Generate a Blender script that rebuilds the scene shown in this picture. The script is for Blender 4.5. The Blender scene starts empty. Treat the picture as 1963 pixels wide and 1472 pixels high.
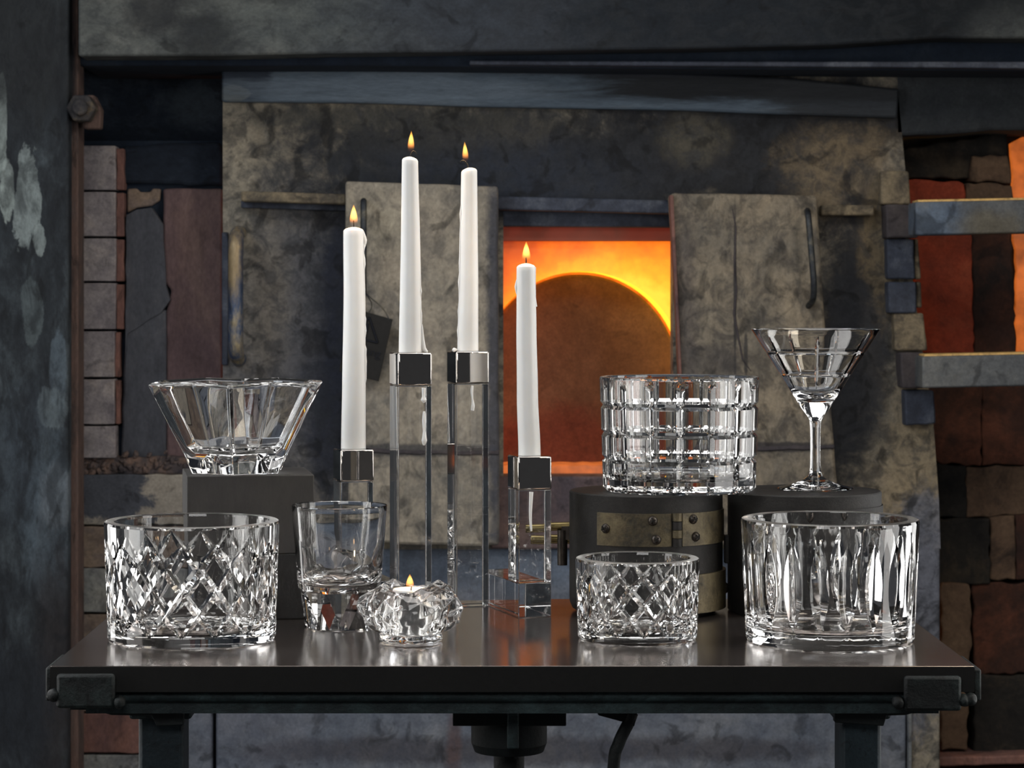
import bpy, bmesh, math, random
import numpy as np
from mathutils import Vector, Matrix, noise
random.seed(7)
PI = math.pi
SC = bpy.context.scene
COL = SC.collection

# ------------------------------------------------------------------ camera, light, exposure
TOP = 0.90                     # table top height
EYE = TOP + 0.338              # camera height
F = 4800.0                     # focal length in pixels of a 1963 wide frame
VX, VY = 925.0, 566.0          # principal point
cam = bpy.data.cameras.new('camera')
cam_ob = bpy.data.objects.new('camera', cam); COL.objects.link(cam_ob)
cam_ob.location = (0, 0, EYE); cam_ob.rotation_euler = (PI/2, 0, 0)
cam.sensor_width = 36.0; cam.lens = 36.0 * F / 1963
cam.shift_x = (981.5 - VX) / 1963; cam.shift_y = -(736 - VY) / 1963
cam.clip_start = 0.05; cam.clip_end = 60
cam.dof.use_dof = True; cam.dof.focus_distance = 2.56; cam.dof.aperture_fstop = 20
SC.camera = cam_ob

world = bpy.data.worlds.new('room_air'); SC.world = world; world.use_nodes = True
bg = world.node_tree.nodes['Background']
bg.inputs[0].default_value = (0.90, 0.93, 1.0, 1); bg.inputs[1].default_value = 0.045

def area(name, loc, target, sx, sy, power, color=(1, 1, 1), spread=180):
    l = bpy.data.lights.new(name, 'AREA'); l.shape = 'RECTANGLE'; l.size = sx; l.size_y = sy
    l.energy = power; l.color = color; l.spread = math.radians(spread)
    o = bpy.data.objects.new(name, l); COL.objects.link(o); o.location = loc
    d = Vector(target) - Vector(loc)
    o.rotation_euler = d.to_track_quat('-Z', 'Y').to_euler()
    return o
area('softbox_left', (-1.15, 2.25, TOP+0.34), (0, 2.62, TOP+0.16), 0.45, 1.15, 6.6, (1, 0.985, 0.96))
area('softbox_right', (1.2, 2.25, TOP+0.36), (0, 2.62, TOP+0.16), 0.42, 1.15, 6.6, (1, 0.985, 0.96))
area('rim_box_left', (-1.05, 3.05, TOP+0.34), (0, 2.55, TOP+0.16), 0.30, 1.15, 4.4, (1, 0.99, 0.97))
area('rim_box_right', (1.15, 3.05, TOP+0.34), (0, 2.55, TOP+0.16), 0.30, 1.15, 4.4, (1, 0.99, 0.97))
area('softbox_front', (-0.35, 0.7, TOP+0.95), (0, 2.6, TOP+0.1), 0.9, 0.5, 6.5, (1, 0.99, 0.97))
area('softbox_top', (0.0, 2.75, TOP+1.15), (0, 2.75, TOP), 1.3, 0.5, 7.0, (1, 0.98, 0.96))
area('backdrop_fill_cool', (-2.3, 2.0, 3.2), (-0.3, 4.2, 1.1), 1.0, 0.8, 22, (0.84, 0.92, 1.0))  # added fill light for the background, not a lamp of the hall
area('backdrop_fill_warm', (1.6, 1.9, 2.8), (0.45, 4.2, 1.2), 0.7, 0.7, 13, (1.0, 0.88, 0.70))  # second added fill, warm, brightens the right of the background

vs = SC.view_settings
vs.view_transform = 'Standard'; vs.look = 'None'; vs.gamma = 1; vs.use_curve_mapping = False
vs.exposure = 0.0
cy = SC.cycles
cy.max_bounces = 20; cy.transmission_bounces = 20; cy.glossy_bounces = 8; cy.diffuse_bounces = 3
cy.transparent_max_bounces = 8; cy.volume_bounces = 0
cy.caustics_refractive = True; cy.caustics_reflective = True
cy.sample_clamp_indirect = 8.0; cy.sample_clamp_direct = 0
cy.blur_glossy = 0.2
cy.use_denoising = True; cy.denoising_prefilter = 'ACCURATE'

# ------------------------------------------------------------------ small helpers
def lin(c, k=1.0):
    out = []
    for v in c:
        v = v/255.0
        v = v/12.92 if v <= 0.04045 else ((v+0.055)/1.055)**2.4
        out.append(min(0.9, v*k))
    return (out[0], out[1], out[2], 1)

def W(px, py, Y):
    return Vector(((px-VX)*Y/F, Y, EYE-(py-VY)*Y/F))

def link(o, parent=None):
    COL.objects.link(o)
    if parent is not None: o.parent = parent
    return o

def tag(o, label=None, cat=None, group=None, kind=None):
    if label: o['label'] = label
    if cat: o['category'] = cat
    if group: o['group'] = group
    if kind: o['kind'] = kind
    return o

def thing(name, label, cat, loc=(0, 0, 0), rz=0, group=None, kind=None):
    o = bpy.data.objects.new(name, None); COL.objects.link(o)
    o.empty_display_size = 0.02
    o.location = loc; o.rotation_euler = (0, 0, rz)
    if kind: o['kind'] = kind
    return tag(o, label, cat, group)

def finish(name, me, mat, parent=None, smooth=None, bevel=0, seg=2, loc=None, angle=30):
    o = bpy.data.objects.new(name, me)
    if mat: me.materials.append(mat)
    if smooth is not None:
        me.polygons.foreach_set('use_smooth', [True]*len(me.polygons))
        if smooth > 0: me.set_sharp_from_angle(angle=math.radians(smooth))
    link(o, parent)
    if loc is not None: o.location = loc
    if bevel:
        m = o.modifiers.new('bevel', 'BEVEL'); m.width = bevel; m.segments = seg
        m.limit_method = 'ANGLE'; m.angle_limit = math.radians(angle); m.harden_normals = False
        me.polygons.foreach_set('use_smooth', [True]*len(me.polygons))
        me.set_sharp_from_angle(angle=math.radians(40))
    return o

def from_bm(bm, name):
    me = bpy.data.meshes.new(name); bmesh.ops.recalc_face_normals(bm, faces=bm.faces)
    bm.to_mesh(me); bm.free(); return me

def box(bm, x0, x1, y0, y1, z0, z1):
    v = [bm.verts.new(p) for p in ((x0,y0,z0),(x1,y0,z0),(x1,y1,z0),(x0,y1,z0),(x0,y0,z1),(x1,y0,z1),(x1,y1,z1),(x0,y1,z1))]
    for f in ((0,3,2,1),(4,5,6,7),(0,1,5,4),(1,2,6,5),(2,3,7,6),(3,0,4,7)):
        bm.faces.new([v[i] for i in f])

def cyl(bm, c, r, h, axis='z', n=24, r2=None):
    r2 = r if r2 is None else r2
    rings = []
    for k, rr in ((0, r), (h, r2)):
        ring = []
        for i in range(n):
            a = 2*PI*i/n; u, w = rr*math.cos(a), rr*math.sin(a)
            p = {'z': (u, w, k), 'x': (k, u, w), 'y': (u, k, w)}[axis]
            ring.append(bm.verts.new((c[0]+p[0], c[1]+p[1], c[2]+p[2])))
        rings.append(ring)
    for i in range(n):
        bm.faces.new((rings[0][i], rings[0][(i+1)%n], rings[1][(i+1)%n], rings[1][i]))
    bm.faces.new(rings[0][::-1]); bm.faces.new(rings[1])

def tube(bm, pts, radii, n=12):
    pts = [Vector(p) for p in pts]; prev = None; rings = []
    for i, p in enumerate(pts):
        t = (pts[min(i+1, len(pts)-1)] - pts[max(i-1, 0)]).normalized()
        up = Vector((0, 1, 0)) if abs(t.y) < 0.9 else Vector((1, 0, 0))
        a = t.cross(up).normalized(); b = t.cross(a).normalized()
        r = radii[i] if isinstance(radii, (list, tuple)) else radii
        rings.append([bm.verts.new(p + a*r*math.cos(2*PI*k/n) + b*r*math.sin(2*PI*k/n)) for k in range(n)])
    for j in range(len(rings)-1):
        for k in range(n):
            bm.faces.new((rings[j][k], rings[j][(k+1)%n], rings[j+1][(k+1)%n], rings[j+1][k]))
    bm.faces.new(rings[0][::-1]); bm.faces.new(rings[-1])

def smooth_path(pts, sub=6):
    P = [Vector(p) for p in pts]; out = []
    for i in range(len(P)-1):
        p0, p1, p2, p3 = P[max(i-1,0)], P[i], P[i+1], P[min(i+2,len(P)-1)]
        for s in range(sub):
            t = s/sub
            out.append(0.5*((2*p1)+(p2-p0)*t+(2*p0-5*p1+4*p2-p3)*t*t+(3*p1-p0-3*p2+p3)*t**3))
    out.append(P[-1]); return out

def roughen(pts, step, amp, seed):
    """outline with uneven, chipped edges"""
    rnd = random.Random(seed); out = []
    n = len(pts)
    for i in range(n):
        a, b = Vector(pts[i]), Vector(pts[(i+1) % n]); L = (b-a).length
        k = max(1, int(L/step)); nrm = Vector((b.y-a.y, a.x-b.x)).normalized() if L > 0 else Vector((0, 0))
        for s in range(k):
            q = a.lerp(b, s/k)
            j = rnd.uniform(-amp, amp) if s else rnd.uniform(-amp, amp)*0.5
            out.append((q.x+nrm.x*j, q.y+nrm.y*j))
    return out

def slab(name, pts, Y, th, mat, parent=None, bevel=0.003, rough=0, step=22, seed=1):
    """piece of wall: outline read off the photograph, standing at depth Y with thickness th"""
    if rough: pts = roughen([Vector(p) for p in pts], step, rough, seed)
    org = parent.location if parent is not None else Vector((0, 0, 0))
    bm = bmesh.new()
    f = [bm.verts.new(W(p[0], p[1], Y)-org) for p in pts]
    b = [bm.verts.new(W(p[0], p[1], Y)+Vector((0, th, 0))-org) for p in pts]
    n = len(pts)
    bm.faces.new(f); bm.faces.new(b[::-1])
    for i in range(n): bm.faces.new((f[i], f[(i+1)%n], b[(i+1)%n], b[i]))
    me = from_bm(bm, name)
    return finish(name, me, mat, parent, bevel=bevel, seg=2)

def rect(x0, y0, x1, y1): return [(x0, y1), (x1, y1), (x1, y0), (x0, y0)]
FLOOR_PX = lambda Y: VY + EYE*F/Y       # image row of the floor at depth Y

# ------------------------------------------------------------------ materials
def newmat(name):
    m = bpy.data.materials.new(name); m.use_nodes = True
    nt = m.node_tree; nt.nodes.clear()
    return m, nt

def N(nt, t, **kw):
    n = nt.nodes.new(t)
    for k, v in kw.items(): setattr(n, k, v)
    return n

def ramp(nt, fac, stops):
    r = N(nt, 'ShaderNodeValToRGB'); e = r.color_ramp.elements
    while len(e) > 1: e.remove(e[0])
    e[0].position = stops[0][0]; e[0].color = stops[0][1]
    for p, c in stops[1:]:
        q = e.new(p); q.color = c
    nt.links.new(fac, r.inputs[0]); return r.outputs[0]

def mathn(nt, op, a, b=None, c=None, clamp=False):
    n = N(nt, 'ShaderNodeMath', operation=op); n.use_clamp = clamp
    for i, v in enumerate((a, b, c)):
        if v is None: continue
        if hasattr(v, 'links') or hasattr(v, 'is_output'): nt.links.new(v, n.inputs[i])
        else: n.inputs[i].default_value = v
    return n.outputs[0]

def mixc(nt, fac, a, b):
    n = N(nt, 'ShaderNodeMix', data_type='RGBA')
    for i, v in ((0, fac), (6, a), (7, b)):
        if hasattr(v, 'is_output'): nt.links.new(v, n.inputs[i])
        else: n.inputs[i].default_value = v
    return n.outputs[2]

def spot_mask(nt, pos, nz, px, py, rx, ry, Y, soft=0.5):
    c = W(px, py, Y)
    s = N(nt, 'ShaderNodeVectorMath', operation='SUBTRACT'); nt.links.new(pos, s.inputs[0]); s.inputs[1].default_value = c
    m = N(nt, 'ShaderNodeVectorMath', operation='MULTIPLY'); nt.links.new(s.outputs[0], m.inputs[0])
    m.inputs[1].default_value = (F/(rx*Y), 0, F/(ry*Y))
    l = N(nt, 'ShaderNodeVectorMath', operation='LENGTH'); nt.links.new(m.outputs[0], l.inputs[0])
    d = mathn(nt, 'ADD', l.outputs['Value'], mathn(nt, 'MULTIPLY_ADD', nz, 1.8, -0.9))
    mr = N(nt, 'ShaderNodeMapRange', interpolation_type='SMOOTHSTEP')
    nt.links.new(d, mr.inputs[0]); mr.inputs[1].default_value = 1-soft; mr.inputs[2].default_value = 1+soft
    mr.inputs[3].default_value = 1; mr.inputs[4].default_value = 0
    return mr.outputs[0]

KB = 2.3
def mottle(name, cols, scale=9, rough=0.85, bump=0.4, stretch=(1, 1, 1), spots=(), metal=0, k=None, fine=0.35,
           specks=0.5, Y=4.2, local=False, coat=0, seed=0.0, bscale=60, glow=None, sp=0.33, mott=0.0, mscale=34, mcol=(30, 32, 36)):
    """weathered surface: cloudy mix of colours + fine grain + specks, with soot and paint patches of their own shape"""
    k = KB if k is None else k
    m, nt = newmat(name)
    out = N(nt, 'ShaderNodeOutputMaterial'); p = N(nt, 'ShaderNodeBsdfPrincipled')
    nt.links.new(p.outputs[0], out.inputs[0])
    if local: src = N(nt, 'ShaderNodeTexCoord').outputs['Object']
    else: src = N(nt, 'ShaderNodeNewGeometry').outputs['Position']
    mp = N(nt, 'ShaderNodeMapping'); nt.links.new(src, mp.inputs[0])
    mp.inputs['Scale'].default_value = stretch; mp.inputs['Location'].default_value = (seed, seed*1.7, seed*0.6)
    def noi(s, d=6, r=0.6, dist=0.0):
        n = N(nt, 'ShaderNodeTexNoise'); nt.links.new(mp.outputs[0], n.inputs['Vector'])
        n.inputs['Scale'].default_value = s; n.inputs['Detail'].default_value = d
        n.inputs['Roughness'].default_value = r; n.inputs['Distortion'].default_value = dist
        return n.outputs['Fac']
    a = noi(scale, 9, 0.72, 0.3)
    n = len(cols); st = [(0.34+0.32*i/(max(1, n-1)), lin(c, k)) for i, c in enumerate(cols)]
    c = ramp(nt, a, st)
    for s in spots:
        px, py, rx, ry, colr, stg = s[:6]; soft = s[6] if len(s) > 6 else 0.5
        mk = spot_mask(nt, src, noi(scale*2.2, 8, 0.72, 0.5), px, py, rx, ry, Y, soft)
        c = mixc(nt, mathn(nt, 'MULTIPLY', mk, stg), c, lin(colr, k))
    if mott:
        q = noi(mscale, 8, 0.68, 0.6); mq = N(nt, 'ShaderNodeMapRange', interpolation_type='SMOOTHSTEP'); nt.links.new(q, mq.inputs[0])
        mq.inputs[1].default_value = 0.42; mq.inputs[2].default_value = 0.62; mq.inputs[3].default_value = 0; mq.inputs[4].default_value = mott
        c = mixc(nt, mq.outputs[0], c, lin(mcol, k))
    f = noi(bscale, 6, 0.7)
    g = mathn(nt, 'MULTIPLY_ADD', f, 2.6*fine, 1-1.3*fine)
    g2 = noi(bscale*3.6, 4, 0.7)
    g = mathn(nt, 'MULTIPLY', g, mathn(nt, 'MULTIPLY_ADD', g2, 2.4*fine, 1-1.2*fine))
    hv = N(nt, 'ShaderNodeVectorMath', operation='SCALE'); nt.links.new(c, hv.inputs[0]); nt.links.new(g, hv.inputs['Scale'])
    c = hv.outputs[0]
    if specks:
        b = noi(bscale*0.35, 4, 0.55, 0.8)
        mr = N(nt, 'ShaderNodeMapRange'); nt.links.new(b, mr.inputs[0])
        mr.inputs[1].default_value = sp; mr.inputs[2].default_value = sp+0.08
        mr.inputs[3].default_value = specks; mr.inputs[4].default_value = 0
        c = mixc(nt, mr.outputs[0], c, lin((16, 17, 20), 1.0))
    nt.links.new(c, p.inputs['Base Color'])
    p.inputs['Metallic'].default_value = metal
    p.inputs['Roughness'].default_value = rough
    p.inputs['Coat Weight'].default_value = coat
    p.inputs['Specular IOR Level'].default_value = 0.35
    if bump:
        bm_ = N(nt, 'ShaderNodeBump'); bm_.inputs['Strength'].default_value = bump; bm_.inputs['Distance'].default_value = 0.004
        hh = mathn(nt, 'ADD', a, mathn(nt, 'MULTIPLY', f, 0.5)); nt.links.new(hh, bm_.inputs['Height'])
        nt.links.new(bm_.outputs[0], p.inputs['Normal'])
    if glow:    # cloudy emission in the given glow colour
        e = ramp(nt, noi(glow[2], 4, 0.6, 0.5), [(0.35, (0, 0, 0, 1)), (0.7, glow[0])])
        nt.links.new(e, p.inputs['Emission Color']); p.inputs['Emission Strength'].default_value = glow[1]
    return m

def simple(name, col, rough=0.4, metal=0.0, **kw):
    m, nt = newmat(name); out = N(nt, 'ShaderNodeOutputMaterial'); p = N(nt, 'ShaderNodeBsdfPrincipled')
    nt.links.new(p.outputs[0], out.inputs[0])
    n = N(nt, 'ShaderNodeTexNoise'); n.inputs['Scale'].default_value = kw.get('ns', 120); n.inputs['Detail'].default_value = 4
    tc = N(nt, 'ShaderNodeTexCoord'); nt.links.new(tc.outputs['Object'], n.inputs['Vector'])
    c1 = tuple(v*(1-kw.get('var', 0.08)) for v in col[:3])+(1,); c2 = tuple(min(1, v*(1+kw.get('var', 0.08))) for v in col[:3])+(1,)
    nt.links.new(ramp(nt, n.outputs['Fac'], [(0.35, c1), (0.65, c2)]), p.inputs['Base Color'])
    p.inputs['Roughness'].default_value = rough; p.inputs['Metallic'].default_value = metal
    return m

def make_glass():
    m, nt = newmat('clear_crystal'); out = N(nt, 'ShaderNodeOutputMaterial')
    p = N(nt, 'ShaderNodeBsdfPrincipled'); nt.links.new(p.outputs[0], out.inputs[0])
    p.inputs['Base Color'].default_value = (0.985, 0.985, 0.98, 1)
    p.inputs['Transmission Weight'].default_value = 1; p.inputs['Roughness'].default_value = 0.0
    p.inputs['IOR'].default_value = 1.54
    return m
GLASS = make_glass()
RIM = make_glass(); RIM.name = 'ground_crystal_rim'; RIM.node_tree.nodes['Principled BSDF'].inputs['Roughness'].default_value = 0.30
def rim_faces(o, zmin, slope=0.55):
    me = o.data; me.materials.append(RIM)
    for p in me.polygons:
        if p.center.z > zmin and p.normal.z > slope and (p.center.x**2+p.center.y**2) > 0.02**2: p.material_index = 1

def make_wax():
    m, nt = newmat('white_wax'); out = N(nt, 'ShaderNodeOutputMaterial'); p = N(nt, 'ShaderNodeBsdfPrincipled')
    nt.links.new(p.outputs[0], out.inputs[0])
    n = N(nt, 'ShaderNodeTexNoise'); n.inputs['Scale'].default_value = 40
    tc = N(nt, 'ShaderNodeTexCoord'); nt.links.new(tc.outputs['Object'], n.inputs['Vector'])
    nt.links.new(ramp(nt, n.outputs['Fac'], [(0.3, (0.84, 0.84, 0.83, 1)), (0.7, (0.88, 0.88, 0.865, 1))]), p.inputs['Base Color'])
    p.inputs['Roughness'].default_value = 0.42
    p.inputs['Subsurface Weight'].default_value = 0.6; p.inputs['Subsurface Radius'].default_value = (0.5, 0.45, 0.4)
    p.inputs['Subsurface Scale'].default_value = 0.006
    return m
WAX = make_wax()
WICK = simple('burnt_wick', (0.008, 0.007, 0.006), 0.9)
CHROME = simple('polished_nickel', (0.62, 0.58, 0.54), 0.035, 1.0, var=0.02)
def make_flame():
    m, nt = newmat('candle_flame'); out = N(nt, 'ShaderNodeOutputMaterial'); e = N(nt, 'ShaderNodeEmission')
    tc = N(nt, 'ShaderNodeTexCoord'); s = N(nt, 'ShaderNodeSeparateXYZ'); nt.links.new(tc.outputs['Object'], s.inputs[0])
    h = mathn(nt, 'DIVIDE', s.outputs['Z'], 0.0265)
    c = ramp(nt, h, [(0.0, (0.02, 0.02, 0.06, 1)), (0.22, (0.25, 0.08, 0.02, 1)), (0.42, (1, 0.34, 0.07, 1)), (0.68, (1, 0.60, 0.12, 1)), (1.0, (1, 0.36, 0.05, 1))])
    st = ramp(nt, h, [(0.0, (0.01,)*3+(1,)), (0.2, (0.06,)*3+(1,)), (0.42, (0.55,)*3+(1,)), (0.7, (1,)*3+(1,))])
    nt.links.new(c, e.inputs[0]); nt.links.new(mathn(nt, 'MULTIPLY', st, 560.0), e.inputs[1])
    nt.links.new(e.outputs[0], out.inputs['Volume'])
    return m
FLAME = make_flame()

S = lambda x, y, rx, ry, c, s, soft=0.5: (x, y, rx, ry, c, s, soft)
SOOT = (18, 20, 24); NAVY = (18, 25, 38); BLUE = (52, 66, 84)
M_COLUMN = mottle('peeling_dark_steel', [(20, 23, 27), (29, 33, 37), (50, 56, 60)], 7, 0.75, 0.5, (1.6, 1, 0.7), [
    S(4, 250, 10, 120, (112, 120, 118), 0.8, 0.06), S(50, 380, 26, 100, (104, 112, 112), 0.75, 0.05), S(14, 360, 16, 60, (112, 120, 118), 0.7, 0.05), S(75, 460, 12, 30, (104, 112, 112), 0.7, 0.05),
    S(110, 720, 16, 70, (70, 80, 88), 0.5, 0.1), S(95, 1000, 50, 150, (66, 76, 84), 0.6, 0.35), S(100, 780, 26, 40, (74, 82, 86), 0.6, 0.1), S(60, 600, 20, 60, (70, 78, 80), 0.5, 0.08), S(105, 950, 30, 60, (86, 92, 98), 0.5, 0.2), S(40, 880, 50, 130, (46, 53, 60), 0.6), S(100, 1290, 40, 260, (26, 23, 24), 0.8), S(50, 80, 120, 150, (24, 26, 28), 0.9), S(40, 1350, 60, 140, (20, 23, 28), 0.9)], Y=4.02, mott=0.6, mscale=20, mcol=(13, 15, 19))
M_RUSTSTRIP = mottle('rusty_edge', [(42, 36, 35), (66, 52, 47), (54, 48, 47)], 12, 0.9, 0.4, (3, 1, 0.6), [S(141, 120, 14, 160, SOOT, 0.95)], Y=4.1)
M_BEAM = mottle('sooty_concrete_beam', [(50, 53, 53), (66, 68, 66), (82, 82, 78)], 6, 0.9, 0.4, (0.7, 1, 1), [S(850, 60, 330, 110, (38, 42, 47), 0.85), S(1200, 30, 400, 140, (22, 25, 30), 0.95, 0.4), S(620, 30, 200, 60, (62, 66, 64), 0.4), 
    S(390, 70, 60, 60, (25, 27, 29), 0.8), S(300, 20, 60, 50, (28, 29, 31), 0.8), S(1000, 20, 330, 90, (38, 42, 48), 0.85), S(1500, 20, 450, 130, (16, 20, 25), 0.97, 0.4), S(1780, 5, 200, 90, (10, 14, 18), 0.95, 0.4), S(1920, 50, 70, 40, (44, 47, 48), 0.5)], Y=4.0, mott=0.45, mcol=(28, 30, 33))  # soot patches, with the right end painted darker still as vignette
M_DARK = mottle('black_soot', [(13, 19, 28), (17, 24, 34), (24, 30, 38)], 8, 0.95, 0.3, specks=0.2)
M_RECESS = mottle('navy_soot', [(14, 19, 27), (20, 26, 35), (34, 40, 48)], 8, 0.92, 0.4, (1, 1, 1.6), [S(370, 200, 60, 40, (52, 60, 66), 0.4)], Y=4.3)
M_BRICK = [mottle('mauve_brick', [(84, 80, 84), (108, 103, 104), (122, 114, 110)], 10, 0.9, 0.35, mott=0.4, mscale=30, mcol=(56, 54, 60), seed=1),
           mottle('tan_brick', [(66, 58, 55), (92, 80, 70), (106, 92, 78)], 9, 0.9, 0.35, mott=0.4, mscale=30, mcol=(56, 54, 60), seed=4),
           mottle('grey_brick', [(66, 70, 74), (88, 90, 90), (102, 102, 98)], 9, 0.9, 0.35, mott=0.4, mscale=30, mcol=(56, 54, 60), seed=8)]
M_BRICK_STAIN = mottle('stained_brick', [(96, 92, 86), (106, 101, 94), (112, 108, 100)], 9, 0.9, 0.35, (1, 1, 1), [S(205, 950, 75, 62, (48, 51, 58), 0.97, 0.12), S(300, 930, 50, 70, (70, 52, 52), 0.0)])
M_REDBRICK = mottle('red_brown_brick', [(58, 44, 46), (80, 58, 54), (96, 68, 60)], 9, 0.92, 0.3, (1, 1, 0.6), seed=3)
M_MORTAR = mottle('crumbled_mortar', [(26, 28, 36), (58, 52, 52), (96, 78, 68)], 22, 1.0, 1.0, seed=2)
M_PANEL_BLUE = mottle('slate_blue_panel', [(42, 44, 50), (52, 54, 60), (64, 64, 68)], 5, 0.8, 0.25, (1, 1, 0.5), specks=0.15)
M_PANEL_RED = mottle('mauve_refractory', [(62, 50, 54), (74, 60, 61), (88, 72, 68)], 5, 0.85, 0.3, (1, 1, 0.5), specks=0.2, seed=5)
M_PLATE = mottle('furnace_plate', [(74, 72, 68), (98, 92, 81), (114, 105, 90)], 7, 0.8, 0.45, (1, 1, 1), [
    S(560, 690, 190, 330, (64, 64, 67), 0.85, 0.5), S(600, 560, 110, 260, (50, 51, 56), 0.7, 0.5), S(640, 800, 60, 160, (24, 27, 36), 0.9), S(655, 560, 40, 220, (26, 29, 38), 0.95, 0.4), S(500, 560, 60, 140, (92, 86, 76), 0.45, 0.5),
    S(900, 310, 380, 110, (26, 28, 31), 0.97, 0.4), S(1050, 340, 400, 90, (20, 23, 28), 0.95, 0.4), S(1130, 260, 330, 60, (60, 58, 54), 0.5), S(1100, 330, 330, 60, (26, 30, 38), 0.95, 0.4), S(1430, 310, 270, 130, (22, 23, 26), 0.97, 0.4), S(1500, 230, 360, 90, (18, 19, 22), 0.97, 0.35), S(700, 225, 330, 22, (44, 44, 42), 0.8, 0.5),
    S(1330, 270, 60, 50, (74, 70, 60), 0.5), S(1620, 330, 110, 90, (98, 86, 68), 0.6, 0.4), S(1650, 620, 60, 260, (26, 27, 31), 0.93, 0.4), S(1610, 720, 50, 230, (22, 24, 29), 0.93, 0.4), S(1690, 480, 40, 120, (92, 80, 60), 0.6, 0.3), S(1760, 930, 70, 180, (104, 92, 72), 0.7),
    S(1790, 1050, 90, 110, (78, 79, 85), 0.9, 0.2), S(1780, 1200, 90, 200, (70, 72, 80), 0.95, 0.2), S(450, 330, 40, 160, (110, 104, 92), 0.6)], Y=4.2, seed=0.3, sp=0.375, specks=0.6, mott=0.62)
M_HOOD = mottle('blue_painted_lintel', [(50, 58, 68), (60, 70, 80), (80, 86, 92)], 5, 0.7, 0.4, (0.35, 1, 3.0), [
    S(470, 150, 50, 45, (26, 32, 42), 0.9, 0.15), S(450, 180, 30, 16, (78, 82, 82), 0.7, 0.1), S(750, 172, 330, 26, (84, 94, 104), 0.6, 0.3), S(1500, 150, 460, 44, (20, 22, 25), 0.98, 0.25), S(1650, 190, 220, 50, (30, 32, 35), 0.9, 0.3), S(1200, 135, 260, 14, (28, 30, 36), 0.8, 0.3)], Y=4.18, specks=0.15)
M_DOOR = mottle('worn_door_plate', [(80, 78, 74), (104, 98, 88), (118, 110, 98)], 9, 0.8, 0.4, (1, 1, 0.8), [
    S(800, 862, 190, 12, (42, 42, 44), 0.85, 0.3), S(950, 700, 18, 420, (40, 42, 50), 0.9, 0.4), S(720, 420, 60, 60, (120, 114, 100), 0.4)], Y=4.12, seed=2.2, sp=0.365, mott=0.45, mcol=(48, 47, 48))
M_DOOR_B = mottle('dusky_door_plate', [(70, 67, 62), (92, 85, 74), (106, 96, 81)], 9, 0.8, 0.4, (1, 1, 0.8), [
    S(1500, 857, 120, 9, (36, 34, 36), 0.9, 0.3), S(1409, 560, 3, 150, (34, 33, 34), 0.9, 0.3), S(1430, 680, 4, 40, (34, 33, 34), 0.85, 0.3), S(1310, 640, 26, 260, (56, 52, 52), 0.7), S(1365, 690, 50, 30, (48, 46, 46), 0.7)], Y=4.12, seed=4.1, sp=0.375, mott=0.62, mcol=(38, 36, 36))
M_STEELBAR = mottle('grey_steel_bar', [(50, 52, 56), (66, 68, 70), (80, 80, 78)], 9, 0.6, 0.3, (1, 1, 1), [S(1800, 420, 60, 50, (62, 76, 94), 0.6), S(1900, 430, 60, 30, (70, 64, 50), 0.6)], metal=0.3, Y=4.0)
M_BRACKET = mottle('slate_bracket', [(32, 35, 43), (40, 44, 54), (60, 64, 72)], 16, 0.7, 0.4, Y=4.1)
M_BRACKET_BEIGE = mottle('beige_bracket', [(58, 54, 48), (88, 79, 64), (100, 90, 73)], 16, 0.8, 0.4, mott=0.6, mcol=(30, 29, 30))
M_BRACKET_DARK = mottle('dark_bracket', [(36, 34, 38), (46, 42, 44), (54, 50, 50)], 12, 0.75, 0.3)
M_HANDLE = mottle('dark_handle_steel', [(28, 30, 36), (44, 46, 48), (80, 76, 66)], 20, 0.5, 0.3, metal=0.5)
M_PULL = mottle('worn_blue_pull_bar', [(34, 40, 56), (48, 58, 76), (120, 108, 82)], 14, 0.45, 0.3, (2, 1, 0.6), [S(455, 500, 14, 60, (126, 108, 74), 0.7)], metal=0.3)
M_LOWER = mottle('blue_grey_lower_wall', [(62, 68, 78), (76, 80, 88), (90, 92, 96)], 5, 0.8, 0.3, (1, 1, 1), [
    S(800, 1090, 330, 46, (74, 84, 98), 0.7), S(1000, 1440, 600, 26, (44, 42, 46), 0.75, 0.4), S(870, 1430, 14, 90, (62, 50, 50), 0.8), S(1250, 1060, 200, 60, (64, 76, 92), 0.7), S(480, 1250, 120, 200, (66, 68, 78), 0.5)], Y=4.2, seed=1.2, mott=0.4, mscale=26, mcol=(44, 48, 58))
M_DISC = mottle('hot_clay_stopper', [(70, 48, 38), (86, 60, 47), (96, 69, 54)], 6, 0.9, 0.3, (1, 1, 1), [S(1080, 850, 160, 60, (92, 38, 30), 0.6), S(1180, 560, 80, 30, (78, 48, 36), 0.7)], k=1.5, Y=4.36, glow=((0.8, 0.22, 0.07, 1), 0.02, 7), specks=0.2)
M_SILL = mottle('scorched_sill', [(50, 44, 48), (70, 58, 58), (84, 68, 64)], 8, 0.85, 0.3)
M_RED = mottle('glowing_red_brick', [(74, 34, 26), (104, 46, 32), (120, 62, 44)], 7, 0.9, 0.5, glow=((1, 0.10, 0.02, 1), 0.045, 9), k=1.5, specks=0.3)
M_RED_DARK = mottle('dark_red_stone', [(30, 24, 23), (54, 34, 27), (78, 46, 34)], 9, 0.95, 0.8, k=1.5, seed=6, bscale=40)
M_RED_TAN = mottle('tan_stone', [(46, 37, 32), (78, 62, 50), (96, 78, 62)], 8, 0.95, 0.7, k=1.5, seed=9, bscale=40)
M_RED_SOOT = mottle('sooty_stone', [(18, 18, 19), (32, 30, 28), (58, 50, 40)], 8, 0.95, 0.8, k=1.4, seed=11, bscale=40)
M_FLOOR = mottle('dark_concrete_floor', [(40, 40, 42), (54, 53, 52), (64, 62, 60)], 3, 0.8, 0.3, k=1.5)

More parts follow.
